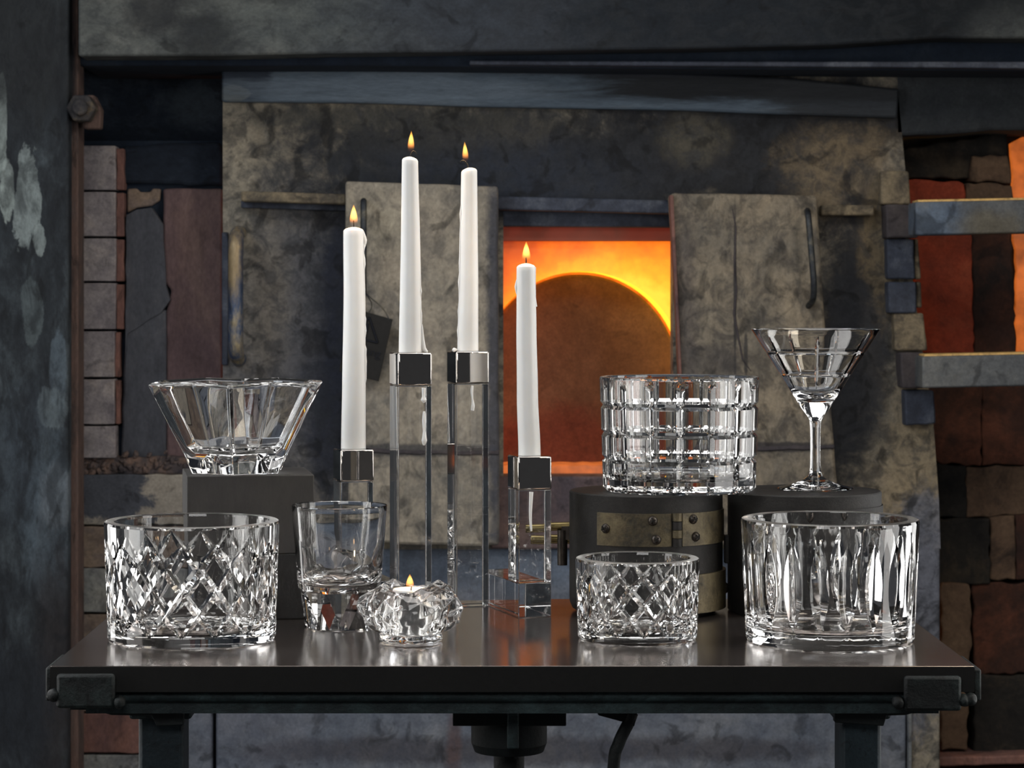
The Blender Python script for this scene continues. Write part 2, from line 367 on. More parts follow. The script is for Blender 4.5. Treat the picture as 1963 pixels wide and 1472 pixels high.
def make_hot(name, cx, cy, a, b, Y, dirx, stops, power):
    """incandescent refractory: painted emission fading from the arch mouth, biased to the right"""
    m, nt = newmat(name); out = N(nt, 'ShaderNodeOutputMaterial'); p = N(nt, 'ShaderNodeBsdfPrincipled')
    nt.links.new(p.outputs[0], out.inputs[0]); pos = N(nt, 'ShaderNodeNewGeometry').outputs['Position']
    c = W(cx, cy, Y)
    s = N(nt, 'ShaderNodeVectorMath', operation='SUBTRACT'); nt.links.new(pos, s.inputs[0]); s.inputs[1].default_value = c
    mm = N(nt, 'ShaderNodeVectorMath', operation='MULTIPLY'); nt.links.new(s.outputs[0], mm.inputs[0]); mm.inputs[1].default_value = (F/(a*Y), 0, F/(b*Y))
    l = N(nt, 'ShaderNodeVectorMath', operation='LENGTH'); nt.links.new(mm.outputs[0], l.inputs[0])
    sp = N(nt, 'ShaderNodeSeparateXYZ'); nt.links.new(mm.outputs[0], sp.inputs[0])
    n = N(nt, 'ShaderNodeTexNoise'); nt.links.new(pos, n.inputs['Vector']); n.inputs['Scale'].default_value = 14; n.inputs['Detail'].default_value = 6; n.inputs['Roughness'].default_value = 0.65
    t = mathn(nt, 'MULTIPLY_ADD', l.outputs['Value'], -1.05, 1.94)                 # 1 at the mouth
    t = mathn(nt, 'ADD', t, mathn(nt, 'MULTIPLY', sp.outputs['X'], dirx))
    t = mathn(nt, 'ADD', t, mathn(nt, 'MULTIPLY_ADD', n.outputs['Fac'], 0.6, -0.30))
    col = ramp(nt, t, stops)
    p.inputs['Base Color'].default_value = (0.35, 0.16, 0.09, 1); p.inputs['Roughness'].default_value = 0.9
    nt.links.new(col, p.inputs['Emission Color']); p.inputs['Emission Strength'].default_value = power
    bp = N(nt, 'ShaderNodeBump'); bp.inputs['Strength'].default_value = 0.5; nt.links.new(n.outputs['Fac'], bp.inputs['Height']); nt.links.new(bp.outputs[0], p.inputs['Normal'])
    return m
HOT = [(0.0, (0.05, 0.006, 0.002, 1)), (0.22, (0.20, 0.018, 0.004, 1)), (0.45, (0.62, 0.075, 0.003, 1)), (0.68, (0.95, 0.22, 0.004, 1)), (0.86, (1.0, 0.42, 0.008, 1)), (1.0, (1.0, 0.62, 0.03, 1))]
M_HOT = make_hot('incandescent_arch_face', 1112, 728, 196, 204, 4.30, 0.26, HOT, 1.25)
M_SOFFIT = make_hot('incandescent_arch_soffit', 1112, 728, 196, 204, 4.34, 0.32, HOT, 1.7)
def make_ember(name, col, s):
    m, nt = newmat(name); out = N(nt, 'ShaderNodeOutputMaterial'); p = N(nt, 'ShaderNodeBsdfPrincipled'); nt.links.new(p.outputs[0], out.inputs[0])
    n = N(nt, 'ShaderNodeTexNoise'); n.inputs['Scale'].default_value = 30; n.inputs['Detail'].default_value = 4; nt.links.new(N(nt, 'ShaderNodeNewGeometry').outputs['Position'], n.inputs['Vector'])
    nt.links.new(ramp(nt, n.outputs['Fac'], [(0.3, tuple(v*0.35 for v in col)+(1,)), (0.6, tuple(col)+(1,))]), p.inputs['Emission Color'])
    p.inputs['Emission Strength'].default_value = s; p.inputs['Base Color'].default_value = (0.3, 0.12, 0.08, 1); p.inputs['Roughness'].default_value = 0.9
    return m
M_EMBER = make_ember('ember_bed', (1.0, 0.17, 0.01), 1.1)
M_SLOT = make_ember('orange_hot_slot', (0.9, 0.20, 0.03), 0.6)

# ------------------------------------------------------------------ the room: floor, back wall
bm = bmesh.new(); box(bm, -3.2, 3.2, -1.2, 5.2, -0.05, 0)
tag(finish('floor', from_bm(bm, 'floor'), M_FLOOR), kind='structure')
bm = bmesh.new(); box(bm, -3.2, 3.2, 4.95, 5.1, 0, 3.4)
tag(finish('wall_back', from_bm(bm, 'wall_back'), M_DARK), kind='structure')

# steel column at the left edge of the view
Yc = 4.02
t = thing('steel_column', 'dark blue-black steel column with peeling pale paint, at the left edge', 'column', W(40, FLOOR_PX(Yc), Yc))
slab('flange', [(-330, FLOOR_PX(Yc)), (128, FLOOR_PX(Yc)), (131, 600), (133, -160), (-330, -160)], Yc, 0.10, M_COLUMN, t, 0.004)
slab('edge_strip', [(133, FLOOR_PX(Yc)), (150, FLOOR_PX(Yc)), (150, -160), (136, -160)], Yc+0.03, 0.06, M_RUSTSTRIP, t, 0.002)
bm = bmesh.new(); c = W(157, 208, Yc)-t.location; cyl(bm, (c.x, -0.012, c.z), 0.024, 0.05, 'y', 6); cyl(bm, (c.x, -0.026, c.z), 0.013, 0.03, 'y', 16)
finish('bolt', from_bm(bm, 'bolt'), mottle('crusted_bolt', [(20, 20, 24), (40, 38, 38), (84, 72, 54)], 18, 0.8, 0.6), t, bevel=0.003)
slab('bolt_bracket', [(160, 247), (192, 247), (194, 210), (180, 182), (160, 182)], Yc+0.02, 0.03, M_RUSTSTRIP, t, 0.003)

# overhead beam
Yb = 4.0
t = thing('overhead_beam', 'soot-stained grey concrete beam across the top, above the furnace', 'beam', W(1000, 60, Yb), kind='structure')
del t['category']; t.name = 'beam'
slab('beam_face', [(150, 108), (420, 107), (640, 102), (1000, 98), (1340, 93), (1600, 86), (1800, 73), (2250, 76), (2250, -170), (150, -170)], Yb, 0.30, M_BEAM, t, 0.004)
slab('beam_lip', [(150, 126), (700, 126), (1200, 131), (1963, 136), (2250, 140), (2250, 60), (150, 60)], Yb+0.07, 0.25, M_DARK, t, 0.004)
slab('beam_flange', [(900, 124), (1600, 128), (2250, 134), (2250, 118), (1500, 118), (900, 116)], Yb+0.045, 0.03, M_STEELBAR if False else M_BRACKET, t, 0.002)

# ------------------------------------------------------------------ left brick pier (part of the masonry)
Yp = 4.24
pier = thing('wall_left', None, None, W(250, FLOOR_PX(Yp), Yp), kind='structure')
slab('recess_panel', rect(150, 100, 430, 290), Yp+0.10, 0.05, M_RECESS, pier, 0.002)
slab('ledge', [(232, 352), (428, 356), (428, 300), (420, 272), (236, 280)], Yp+0.03, 0.08, M_RECESS, pier, 0.006, 2, 20, 5)
slab('backing', rect(148, 270, 432, FLOOR_PX(Yp)), Yp+0.045, 0.10, M_DARK, pier, 0.0)
rows = [(279, 364), (368, 453), (457, 539), (543, 631), (635, 723), (727, 813), (817, 878)]
for i, (a, b) in enumerate(rows):
    x1 = 221 if i not in (4, 5) else 219
    slab('brick', rect(150, a, x1, b), Yp, 0.06, M_BRICK[0], pier, 0.0016, 0.8, 24, 10+i)
    if i < 6: slab('edge_brick', rect(x1+2, a+(2 if i else 6), 237 if i < 4 else 230, b), Yp+0.012, 0.05, M_REDBRICK, pier, 0.0015, 1.4, 18, 30+i)
slab('panel_blue', [(244, 640), (308, 600), (326, 575), (318, 548), (312, 430), (290, 398), (262, 402), (242, 412), (240, 640), (240, 700)][::-1], Yp+0.02, 0.04, M_PANEL_BLUE, pier, 0.004, 1.2, 24, 3)
slab('patch_beige', [(244, 408), (262, 398), (290, 394), (306, 384), (308, 362), (292, 361), (288, 368), (268, 368), (262, 361), (244, 362)], Yp+0.035, 0.03, M_BRICK[1], pier, 0.003, 1, 14, 4)
slab('panel_mauve', [(318, 880), (426, 880), (426, 361), (312, 362), (314, 540), (328, 556), (318, 600)], Yp+0.03, 0.04, M_PANEL_RED, pier, 0.004, 1.2, 28, 6)
slab('panel_lower', [(232, 880), (318, 880), (318, 592), (240, 632), (236, 720)], Yp+0.024, 0.04, M_PANEL_BLUE, pier, 0.004, 1.2, 28, 7)
rnd = random.Random(4); bm = bmesh.new()
for k in range(90):
    px, py = rnd.uniform(150, 425), 893+rnd.gauss(0, 9); c = W(px, py, Yp+0.012)-pier.location; r = rnd.uniform(0.002, 0.0075)
    mtx = Matrix.Translation(c) @ Matrix.Rotation(rnd.uniform(0, 6), 4, 'Y') @ Matrix.Diagonal((r*1.3, r*0.9, r*0.8, 1))
    bmesh.ops.create_icosphere(bm, subdivisions=1, radius=1, matrix=mtx)
tag(finish('mortar_rubble', from_bm(bm, 'mortar_rubble'), M_MORTAR, pier), kind='stuff')
slab('mortar_bed', rect(148, 876, 428, 910), Yp+0.012, 0.05, M_MORTAR, pier, 0.004, 2.5, 14, 9)
low = [(148, 912, 350, 1004, M_BRICK_STAIN), (352, 912, 430, 1004, M_REDBRICK), (148, 1012, 350, 1086, M_BRICK[1]), (352, 1012, 430, 1086, M_BRICK[0]),
       (148, 1092, 350, 1172, M_BRICK[2]), (352, 1092, 430, 1172, M_BRICK[1]), (148, 1180, 352, 1282, M_BRICK[1]), (148, 1288, 265, 1362, M_BRICK[1]), (148, 1370, 352, 1442, M_REDBRICK),
       (148, 1450, 352, 1530, M_BRICK[2]), (148, 1538, 352, 1640, M_BRICK[1]), (148, 1648, 352, 1750, M_BRICK[0]), (148, 1758, 352, 1860, M_BRICK[1]), (148, 1868, 352, 1960, M_BRICK[2])]
for i, (a, b, c_, d, m_) in enumerate(low):
    slab('brick', rect(a+2, b-2, c_, d+2), Yp, 0.07, m_, pier, 0.002, 1.5, 24, 60+i)

# ------------------------------------------------------------------ furnace
Yf = 4.20
fur = thing('furnace', 'large glass furnace with beige sooty steel front and glowing arched mouth', 'furnace', W(1100, FLOOR_PX(Yf), Yf))
o = fur.location
bm = bmesh.new()
def prism(bm, pts, Y, th):
    f = [bm.verts.new(W(p[0], p[1], Y)-o) for p in pts]; b = [bm.verts.new(W(p[0], p[1], Y)+Vector((0, th, 0))-o) for p in pts]; n = len(pts)
    bm.faces.new(f); bm.faces.new(b[::-1])
    for i in range(n): bm.faces.new((f[i], f[(i+1)%n], b[(i+1)%n], b[i]))
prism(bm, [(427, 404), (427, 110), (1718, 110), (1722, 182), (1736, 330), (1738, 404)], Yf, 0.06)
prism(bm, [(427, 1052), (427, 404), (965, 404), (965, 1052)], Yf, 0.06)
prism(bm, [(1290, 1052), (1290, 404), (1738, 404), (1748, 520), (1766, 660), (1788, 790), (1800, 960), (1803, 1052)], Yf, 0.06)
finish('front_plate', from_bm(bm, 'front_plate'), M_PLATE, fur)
slab('hood_band', [(425, 195), (700, 197), (900, 204), (1300, 211), (1500, 219), (1720, 226), (1724, 170), (1500, 148), (1150, 134), (800, 128), (425, 126)], Yf-0.02, 0.05, M_HOOD, fur, 0.004)
slab('door_track', [(462, 386), (663, 392), (663, 372), (462, 366)], Yf-0.05, 0.05, M_BRACKET_BEIGE, fur, 0.003)
slab('door_track', [(950, 402), (1290, 410), (1290, 384), (950, 376)], Yf-0.03, 0.05, M_BRACKET, fur, 0.003)
slab('door_track', [(1574, 413), (1676, 413), (1676, 393), (1574, 393)], Yf-0.029, 0.03, M_BRACKET_BEIGE, fur, 0.003)
slab('rail_shadow_strip', [(462, 398), (663, 404), (663, 391), (462, 385)], Yf-0.015, 0.03, M_BRACKET, fur, 0.001)  # dark strip standing in for the shadow beneath the rail
slab('mouth_lintel', [(955, 434), (1295, 436), (1295, 402), (955, 398)], Yf+0.015, 0.08, M_BRACKET, fur, 0.003)
# hot lining with arched mouth
Yl = 4.28; cx, cyy, ea, eb = 1116, 726, 200, 206
def arch_pts(cx, cyy, a, b, n=40, lowy=905):
    pts = [(cx-a, lowy)]
    for i in range(n+1):
        th = PI - PI*i/n; pts.append((cx+a*math.cos(th), cyy-b*math.sin(th)))
    pts.append((cx+a, lowy)); return pts
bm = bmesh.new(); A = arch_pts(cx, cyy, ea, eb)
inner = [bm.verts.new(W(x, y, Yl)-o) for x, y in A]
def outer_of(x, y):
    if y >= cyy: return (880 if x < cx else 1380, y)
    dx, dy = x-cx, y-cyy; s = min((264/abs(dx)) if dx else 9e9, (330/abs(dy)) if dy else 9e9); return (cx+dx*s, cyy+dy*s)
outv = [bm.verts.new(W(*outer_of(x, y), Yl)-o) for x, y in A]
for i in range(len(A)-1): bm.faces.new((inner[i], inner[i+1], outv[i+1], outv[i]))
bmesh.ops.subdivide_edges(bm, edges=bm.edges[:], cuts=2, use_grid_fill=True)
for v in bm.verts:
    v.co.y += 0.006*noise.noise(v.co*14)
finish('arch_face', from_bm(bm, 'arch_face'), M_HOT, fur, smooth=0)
bm = bmesh.new(); base = [W(x, y, Yl)-o for x, y in A]; r1 = [bm.verts.new(p) for p in base]
r2 = [bm.verts.new(p+Vector((0, 0.14, 0))) for p in base]
for i in range(len(A)-1): bm.faces.new((r1[i], r1[i+1], r2[i+1], r2[i]))
finish('arch_soffit', from_bm(bm, 'arch_soffit'), M_SOFFIT, fur, smooth=0)
slab('mouth_reveal', rect(955, 404, 1300, 462), Yf+0.055, 0.03, make_ember('dull_red_lintel', (0.16, 0.010, 0.004), 0.5), fur, 0.002)
slab('hearth_floor', rect(880, 893, 1380, 916), Yl-0.02, 0.20, M_SLOT, fur, 0.003, 1.2, 16, 5)
slab('sill', rect(940, 913, 1310, 1052), Yf-0.01, 0.10, M_SILL, fur, 0.004)
slab('mouth_back', rect(860, 430, 1400, 930), Yl+0.16, 0.03, M_EMBER, fur, 0)
# lower wall of the furnace
slab('lower_plate', [(352, FLOOR_PX(Yf)), (408, FLOOR_PX(Yf)), (408, 1050), (430, 1050), (352, 1050)], Yf+0.02, 0.06, M_LOWER, fur, 0.003)
slab('lower_plate', rect(414, 1050, 1738, FLOOR_PX(Yf)), Yf+0.01, 0.07, M_LOWER, fur, 0.004)
slab('corner_plate', [(1742, FLOOR_PX(Yf)), (1802, FLOOR_PX(Yf)), (1802, 1050), (1742, 1050)], Yf+0.0, 0.07, M_PLATE, fur, 0.003)
slab('weld_seam', [(1742, FLOOR_PX(Yf)), (1748, FLOOR_PX(Yf)), (1748, 1052), (1742, 1052)], Yf-0.004, 0.02, M_BRICK[2], fur, 0.001)
# vertical pull bar at the left
bm = bmesh.new(); p0 = W(452, 690, Yf-0.055)-o; p1 = W(452, 445, Yf-0.055)-o
tube(bm, smooth_path([p0+Vector((0, 0.055, 0)), p0+Vector((0, 0.02, 0.006)), p0+Vector((0, 0, 0.03)), p0.lerp(p1, 0.5), p1-Vector((0, 0, 0.03)), p1+Vector((0, 0.02, -0.006)), p1+Vector((0, 0.055, 0))], 5), 0.0125, 14)
finish('pull_bar', from_bm(bm, 'pull_bar'), M_PULL, fur, smooth=50)
slab('edge_strip', [(425, 700), (437, 700), (437, 445), (425, 445)], Yf-0.006, 0.02, M_BRACKET, fur, 0.002)
# hinge post blocks on the right edge of the front
for i, (q, m_, yy) in enumerate([([(1690, 392), (1746, 392), (1742, 328), (1688, 328)], M_BRACKET_BEIGE, 0.0), ([(1700, 456), (1760, 456), (1758, 392), (1698, 392)], M_BRACKET_DARK, -0.02),
        ([(1702, 535), (1754, 535), (1752, 458), (1700, 458)], M_BRACKET, 0), ([(1754, 535), (1766, 535), (1760, 458), (1754, 458)], M_BRACKET_BEIGE, 0.008), ([(1704, 600), (1757, 600), (1756, 540), (1702, 540)], M_BRACKET, -0.005), ([(1757, 590), (1768, 590), (1766, 540), (1757, 540)], M_BRACKET_BEIGE, 0.008),
        ([(1716, 672), (1778, 672), (1770, 600), (1713, 600)], M_BRACKET_BEIGE, 0.0), ([(1730, 744), (1772, 744), (1772, 676), (1726, 676)], M_BRACKET_DARK, -0.02), ([(1736, 816), (1794, 812), (1790, 748), (1734, 748)], M_BRACKET, -0.004)]):
    slab('hinge_block', q, Yf-0.03+yy, 0.06, m_, fur, 0.003, 0.8, 18, i)
# clay stopper in the arched mouth
bm = bmesh.new(); Yd = 4.36; c0 = W(1112, 905, Yd)
pts = []
for i in range(65):
    th = PI - PI*i/64; pts.append((1110+192*math.cos(th), 728-202*math.sin(th)))
pts = [(918, 893)]+pts+[(1302, 893)]
f = [bm.verts.new(W(x, y, Yd)-c0) for x, y in pts]; b = [bm.verts.new(W(x, y, Yd)-c0+Vector((0, 0.05, 0))) for x, y in pts]
bm.faces.new(f); bm.faces.new(b[::-1])
for i in range(len(pts)): bm.faces.new((f[i], f[(i+1)%len(pts)], b[(i+1)%len(pts)], b[i]))
ob = finish('furnace_stopper', from_bm(bm, 'furnace_stopper'), M_DISC, None, bevel=0.004, loc=c0)
tag(ob, 'round-topped reddish clay stopper closing the glowing furnace mouth', 'furnace stopper')

# sliding doors
Yd = 4.12
d1 = thing('sliding_door', 'worn grey steel sliding door hung left of the glowing mouth, behind the candles', 'door', W(800, 1045, Yd))
slab('door_panel', [(664, 1036), (800, 1044), (957, 1046), (958, 900), (956, 700), (955, 357), (800, 352), (662, 347)], Yd, 0.05, M_DOOR, d1, 0.005, 0.8, 40, 8)
slab('seam_bead', [(664, 866), (800, 870), (957, 872), (957, 864), (800, 862), (664, 858)], Yd-0.003, 0.01, M_BRACKET_DARK, d1, 0.0015, 1.2, 14, 3)
bm = bmesh.new(); oo = d1.location
def hp(px, py, dy): return W(px, py, Yd-dy)-oo
tube(bm, smooth_path([hp(697, 386, -0.005), hp(697, 386, 0.02), hp(697, 396, 0.035), hp(697, 470, 0.038), hp(697, 540, 0.035), hp(697, 560, 0.02), hp(697, 562, -0.005)], 5), 0.0052, 12)
finish('handle', from_bm(bm, 'handle'), M_HANDLE, d1, smooth=50)
d2 = thing('sliding_door', 'brownish cracked steel sliding door hung right of the glowing mouth', 'door', W(1450, 1045, Yd))
slab('door_panel', [(1308, 1046), (1450, 1046), (1610, 1046), (1605, 930), (1592, 760), (1580, 600), (1566, 374), (1420, 372), (1288, 370), (1284, 378), (1296, 560), (1302, 720)], Yd, 0.05, M_DOOR_B, d2, 0.005, 0.8, 40, 18)
slab('edge_strip', [(1303, 740), (1308, 740), (1291, 374), (1284, 374)], Yd-0.008, 0.03, M_REDBRICK, d2, 0.001)
slab('seam_bead', [(1306, 864), (1450, 864), (1600, 860), (1600, 852), (1450, 856), (1306, 857)], Yd-0.003, 0.01, M_BRACKET_DARK, d2, 0.0015, 1.2, 14, 13)
bm = bmesh.new(); oo = d2.location
tube(bm, smooth_path([hp(1548, 404, -0.005), hp(1548, 406, 0.02), hp(1550, 420, 0.035), hp(1556, 490, 0.038), hp(1560, 545, 0.036), hp(1558, 575, 0.02), hp(1548, 588, -0.005)], 5), 0.0052, 12)
finish('handle', from_bm(bm, 'handle'), M_HANDLE, d2, smooth=50)
bm = bmesh.new()
crack = [(1404, 400), (1411, 440), (1408, 500), (1412, 560), (1407, 600), (1414, 640), (1424, 690), (1440, 712)]
tube(bm, [hp(x, y, 0.0) for x, y in crack], [0.0008, 0.0014, 0.0018, 0.0016, 0.002, 0.0018, 0.0014, 0.0006], 6)
finish('crack_ridge', from_bm(bm, 'crack_ridge'), M_BRACKET_DARK, d2, smooth=50)

# warning tag on a wire
Yt = 4.09
tg = thing('warning_tag', 'small black tilted warning tag with a triangle, wired to the left door handle', 'tag', W(700, 600, Yt))
tagq = [(674, 590), (753, 612), (726, 731), (650, 712)]
slab('tag_plate', [tagq[3], tagq[2], tagq[1], tagq[0]], Yt, 0.003, mottle('black_tag_plastic', [(26, 25, 24), (29, 28, 27), (33, 31, 30)], 5, 0.7, 0.1, specks=0, k=1.0), tg, 0.0008)
M_TAGPRINT = mottle('navy_print', [(6, 10, 22), (8, 13, 26), (9, 14, 28)], 5, 0.6, 0, specks=0, k=1.0)
bm = bmesh.new(); oo = tg.location
tri = [(708, 608), (724, 657), (678, 646)]
def T(x, y, d=0.0012): return W(x, y, Yt-d)-oo
for i in range(3):
    a, b = Vector(tri[i]), Vector(tri[(i+1)%3]); tube(bm, [T(*a), T(*b)], 0.0016, 6)
tube(bm, [T(705.5, 620), T(702, 637)], 0.0016, 6); tube(bm, [T(701, 642), T(700.6, 645)], 0.0016, 6)
finish('warning_triangle', from_bm(bm, 'warning_triangle'), M_TAGPRINT, tg)
cu = bpy.data.curves.new('tag_word', 'FONT'); cu.body = 'Varning'; cu.size = 0.019; cu.extrude = 0.0003; cu.align_x = 'CENTER'
to = bpy.data.objects.new('tag_word', cu); link(to, tg); to.location = T(695, 678); to.rotation_euler = (PI/2, math.radians(13), 0); cu.materials.append(M_TAGPRINT)
bpy.context.view_layer.update()
wm = bpy.data.meshes.new_from_object(to); wo = bpy.data.objects.new('tag_word', wm); link(wo, tg); wo.location = to.location; wo.rotation_euler = to.rotation_euler
bpy.data.objects.remove(to); wo.name = 'tag_word'
if not wm.materials: wm.materials.append(M_TAGPRINT)
bm = bmesh.new()
tube(bm, smooth_path([T(699, 560, 0.01), T(712, 572, 0.006), T(728, 585, 0.003), T(738, 597, 0), T(746, 612, 0)], 5), 0.0009, 6)
tube(bm, smooth_path([T(699, 560, 0.01), T(711, 578, 0.006), T(712, 590, 0.003), T(706, 600, 0)], 5), 0.0009, 6)
finish('wire', from_bm(bm, 'wire'), M_HANDLE, tg, smooth=60)

# ------------------------------------------------------------------ right masonry
Ym = 4.30
rw = thing('wall_right', None, None, W(1880, FLOOR_PX(Ym), Ym), kind='structure')
slab('backing', [(1715, FLOOR_PX(Ym)), (2260, FLOOR_PX(Ym)), (2260, 130), (1715, 130)], Ym+0.06, 0.12, M_RED_SOOT, rw, 0)
slab('sooty_lintel', [(1715, 262), (1900, 250), (2260, 250), (2260, 130), (1715, 130)], Ym-0.10, 0.18, mottle('dusky_lintel', [(26, 29, 33), (34, 37, 40), (42, 44, 46)], 5, 0.9, 0.3, specks=0.2), rw, 0.006, 1.5, 40, 2)
stones = [([(1720, 345), (1862, 343), (1900, 350), (1930, 352), (1934, 250), (1860, 268), (1720, 290)], M_RED_SOOT, 0.02),
          ([(1862, 345), (1938, 350), (1930, 300), (1868, 300)], M_RED_TAN, 0.0),
          ([(1742, 395), (1852, 395), (1850, 354), (1840, 349), (1742, 347)], M_RED, 0.0), ([(1854, 395), (1940, 395), (1938, 356), (1856, 352)], M_RED_TAN, 0.01),
          ([(1756, 676), (1866, 676), (1860, 446), (1752, 446)], M_RED, 0.0), ([(1868, 676), (1946, 676), (1938, 446), (1862, 446)], M_RED_DARK, 0.015),
          ([(1784, 884), (1880, 892), (1880, 742), (1776, 742)], M_RED_DARK, 0.0), ([(1884, 890), (2000, 888), (2000, 742), (1884, 742)], M_RED_DARK, 0.01),
          ([(1796, 990), (1850, 992), (1850, 894), (1792, 890)], M_RED_SOOT, 0.01), ([(1854, 990), (2000, 984), (2000, 894), (1854, 896)], M_RED_TAN, 0.02),
          ([(1800, 1118), (1896, 1118), (1896, 996), (1800, 996)], M_RED_SOOT, 0.0), ([(1900, 1110), (1946, 1110), (1944, 990), (1900, 994)], M_RED_TAN, 0.01), ([(1950, 1110), (2050, 1110), (2050, 990), (1950, 990)], M_RED_DARK, 0.0),
          ([(1806, 1440), (1856, 1440), (1866, 1180), (1860, 1122), (1806, 1120)], M_RED_TAN, -0.02), ([(1872, 1290), (2050, 1290), (2050, 1116), (1866, 1122)], M_RED_DARK, 0.01), ([(1868, 1440), (2050, 1440), (2050, 1296), (1872, 1296)], M_RED_SOOT, 0.0),
          ([(1800, 1560), (2050, 1560), (2050, 1470), (1800, 1470)], M_RED_DARK, 0.0), ([(1800, 1700), (2050, 1700), (2050, 1566), (1800, 1566)], M_RED_TAN, 0.0), ([(1800, 1920), (2050, 1920), (2050, 1706), (1800, 1706)], M_RED_DARK, 0.0)]
for i, (q, m_, dy) in enumerate(stones): slab('stone', [(x+(-2 if x < sum(p[0] for p in q)/4 else 2), y+(-2 if y < sum(p[1] for p in q)/4 else 2)) for x, y in q], Ym+dy*0.6, 0.07, m_, rw, 0.003, 3.0, 14, 100+i)
slab('ledge', [(1790, 1470), (2050, 1462), (2050, 1446), (1790, 1452)], Ym-0.05, 0.1, M_REDBRICK, rw, 0.003, 1, 20, 77)
slab('hot_gap', [(1950, 676), (1990, 676), (1990, 262), (1960, 262), (1938, 275), (1942, 340), (1940, 420), (1950, 520), (1946, 600)], Ym+0.045, 0.02, M_SLOT, rw, 0.001, 2.0, 20, 55)
Ys = 4.02
for i, (y0, y1, lab) in enumerate([(387, 449, 'upper of two grey steel bars jutting in from the right, above the red bricks'), (683, 742, 'lower of two grey steel bars jutting in from the right, below the red bricks')]):
    x0 = 1755 if i == 0 else 1768
    sb = thing('steel_bar', lab, 'bar', W(1900, (y0+y1)/2, Ys), group='steel bars of the hinge frame')
    slab('bar_body', [(x0, y1+2), (2260, y1-8), (2260, y0-10), (x0, y0)], Ys, 0.07, M_STEELBAR, sb, 0.003)
    slab('bright_edge', [(x0+4, y0+1), (2260, y0-9), (2260, y0-14), (x0+4, y0-4)], Ys+0.003, 0.05, mottle('yellow_top_edge', [(120, 96, 56), (160, 130, 80), (90, 74, 50)], 25, 0.6, 0.2), sb, 0.001)  # thin strip along the top, brighter and yellower than the bar face

# ------------------------------------------------------------------ work table
XL, XR, YF, YB = -0.394, 0.4485, 2.283, 2.788
def make_tabletop_mat():
    m, nt = newmat('brushed_dark_steel'); out = N(nt, 'ShaderNodeOutputMaterial'); p = N(nt, 'ShaderNodeBsdfPrincipled'); nt.links.new(p.outputs[0], out.inputs[0])
    tc = N(nt, 'ShaderNodeTexCoord').outputs['Object']; mp = N(nt, 'ShaderNodeMapping'); nt.links.new(tc, mp.inputs[0]); mp.inputs['Scale'].default_value = (1, 14, 14)
    n = N(nt, 'ShaderNodeTexNoise'); nt.links.new(mp.outputs[0], n.inputs['Vector']); n.inputs['Scale'].default_value = 26; n.inputs['Detail'].default_value = 6
    n2 = N(nt, 'ShaderNodeTexNoise'); nt.links.new(tc, n2.inputs['Vector']); n2.inputs['Scale'].default_value = 5; n2.inputs['Detail'].default_value = 5
    c = ramp(nt, n2.outputs['Fac'], [(0.3, (0.22, 0.185, 0.165, 1)), (0.55, (0.27, 0.235, 0.22, 1)), (0.75, (0.24, 0.185, 0.14, 1))])
    nt.links.new(c, p.inputs['Base Color']); p.inputs['Metallic'].default_value = 0.85
    r = mathn(nt, 'MULTIPLY_ADD', n.outputs['Fac'], 0.12, 0.09); nt.links.new(r, p.inputs['Roughness'])
    b = N(nt, 'ShaderNodeBump'); b.inputs['Strength'].default_value = 0.05; b.inputs['Distance'].default_value = 0.001; nt.links.new(n.outputs['Fac'], b.inputs['Height']); nt.links.new(b.outputs[0], p.inputs['Normal'])
    return m
M_TOP = make_tabletop_mat()
M_TEAL = mottle('worn_teal_paint', [(16, 22, 25), (27, 36, 38), (44, 58, 60)], 22, 0.55, 0.6, (0.7, 1, 1), k=1.9, Y=2.3, bscale=160, fine=0.3)
M_TEAL_DARK = mottle('dark_green_black_paint', [(12, 16, 18), (17, 22, 24), (24, 30, 31)], 14, 0.6, 0.3, k=1.3, bscale=160)
M_IRON = mottle('scuffed_black_iron', [(16, 18, 20), (24, 28, 29), (46, 56, 56)], 26, 0.5, 0.5, k=1.0, bscale=160)
M_LEG = mottle('slate_painted_leg', [(22, 30, 35), (30, 41, 47), (40, 52, 58)], 8, 0.5, 0.3, k=1.3, bscale=260)
tb = thing('work_table', 'heavy dark steel work table with brushed top holding the glassware', 'table', ((XL+XR)/2, (YF+YB)/2, 0))
to_ = tb.location
def tbox(name, x0, x1, y0, y1, z0, z1, mat, bev=0.001):
    bm = bmesh.new(); box(bm, x0-to_.x, x1-to_.x, y0-to_.y, y1-to_.y, z0, z1)
    return finish(name, from_bm(bm, name), mat, tb, bevel=bev)
tbox('tabletop', XL, XR, YF, YB, TOP-0.0238, TOP, M_TOP, 0.0009)
zz = lambda py, Y: EYE-(py-VY)*Y/F
xx = lambda px, Y: (px-VX)*Y/F
tbox('front_edge', XL, XR, YF-0.0008, YF-0.0001, TOP-0.0236, TOP-0.0006, mottle('dark_front_sheet', [(22, 22, 22), (26, 26, 26), (30, 29, 29)], 8, 0.6, 0.05, k=0.75, specks=0.1, bscale=200), 0)  # thin sheet over the front edge, darker than the steel top
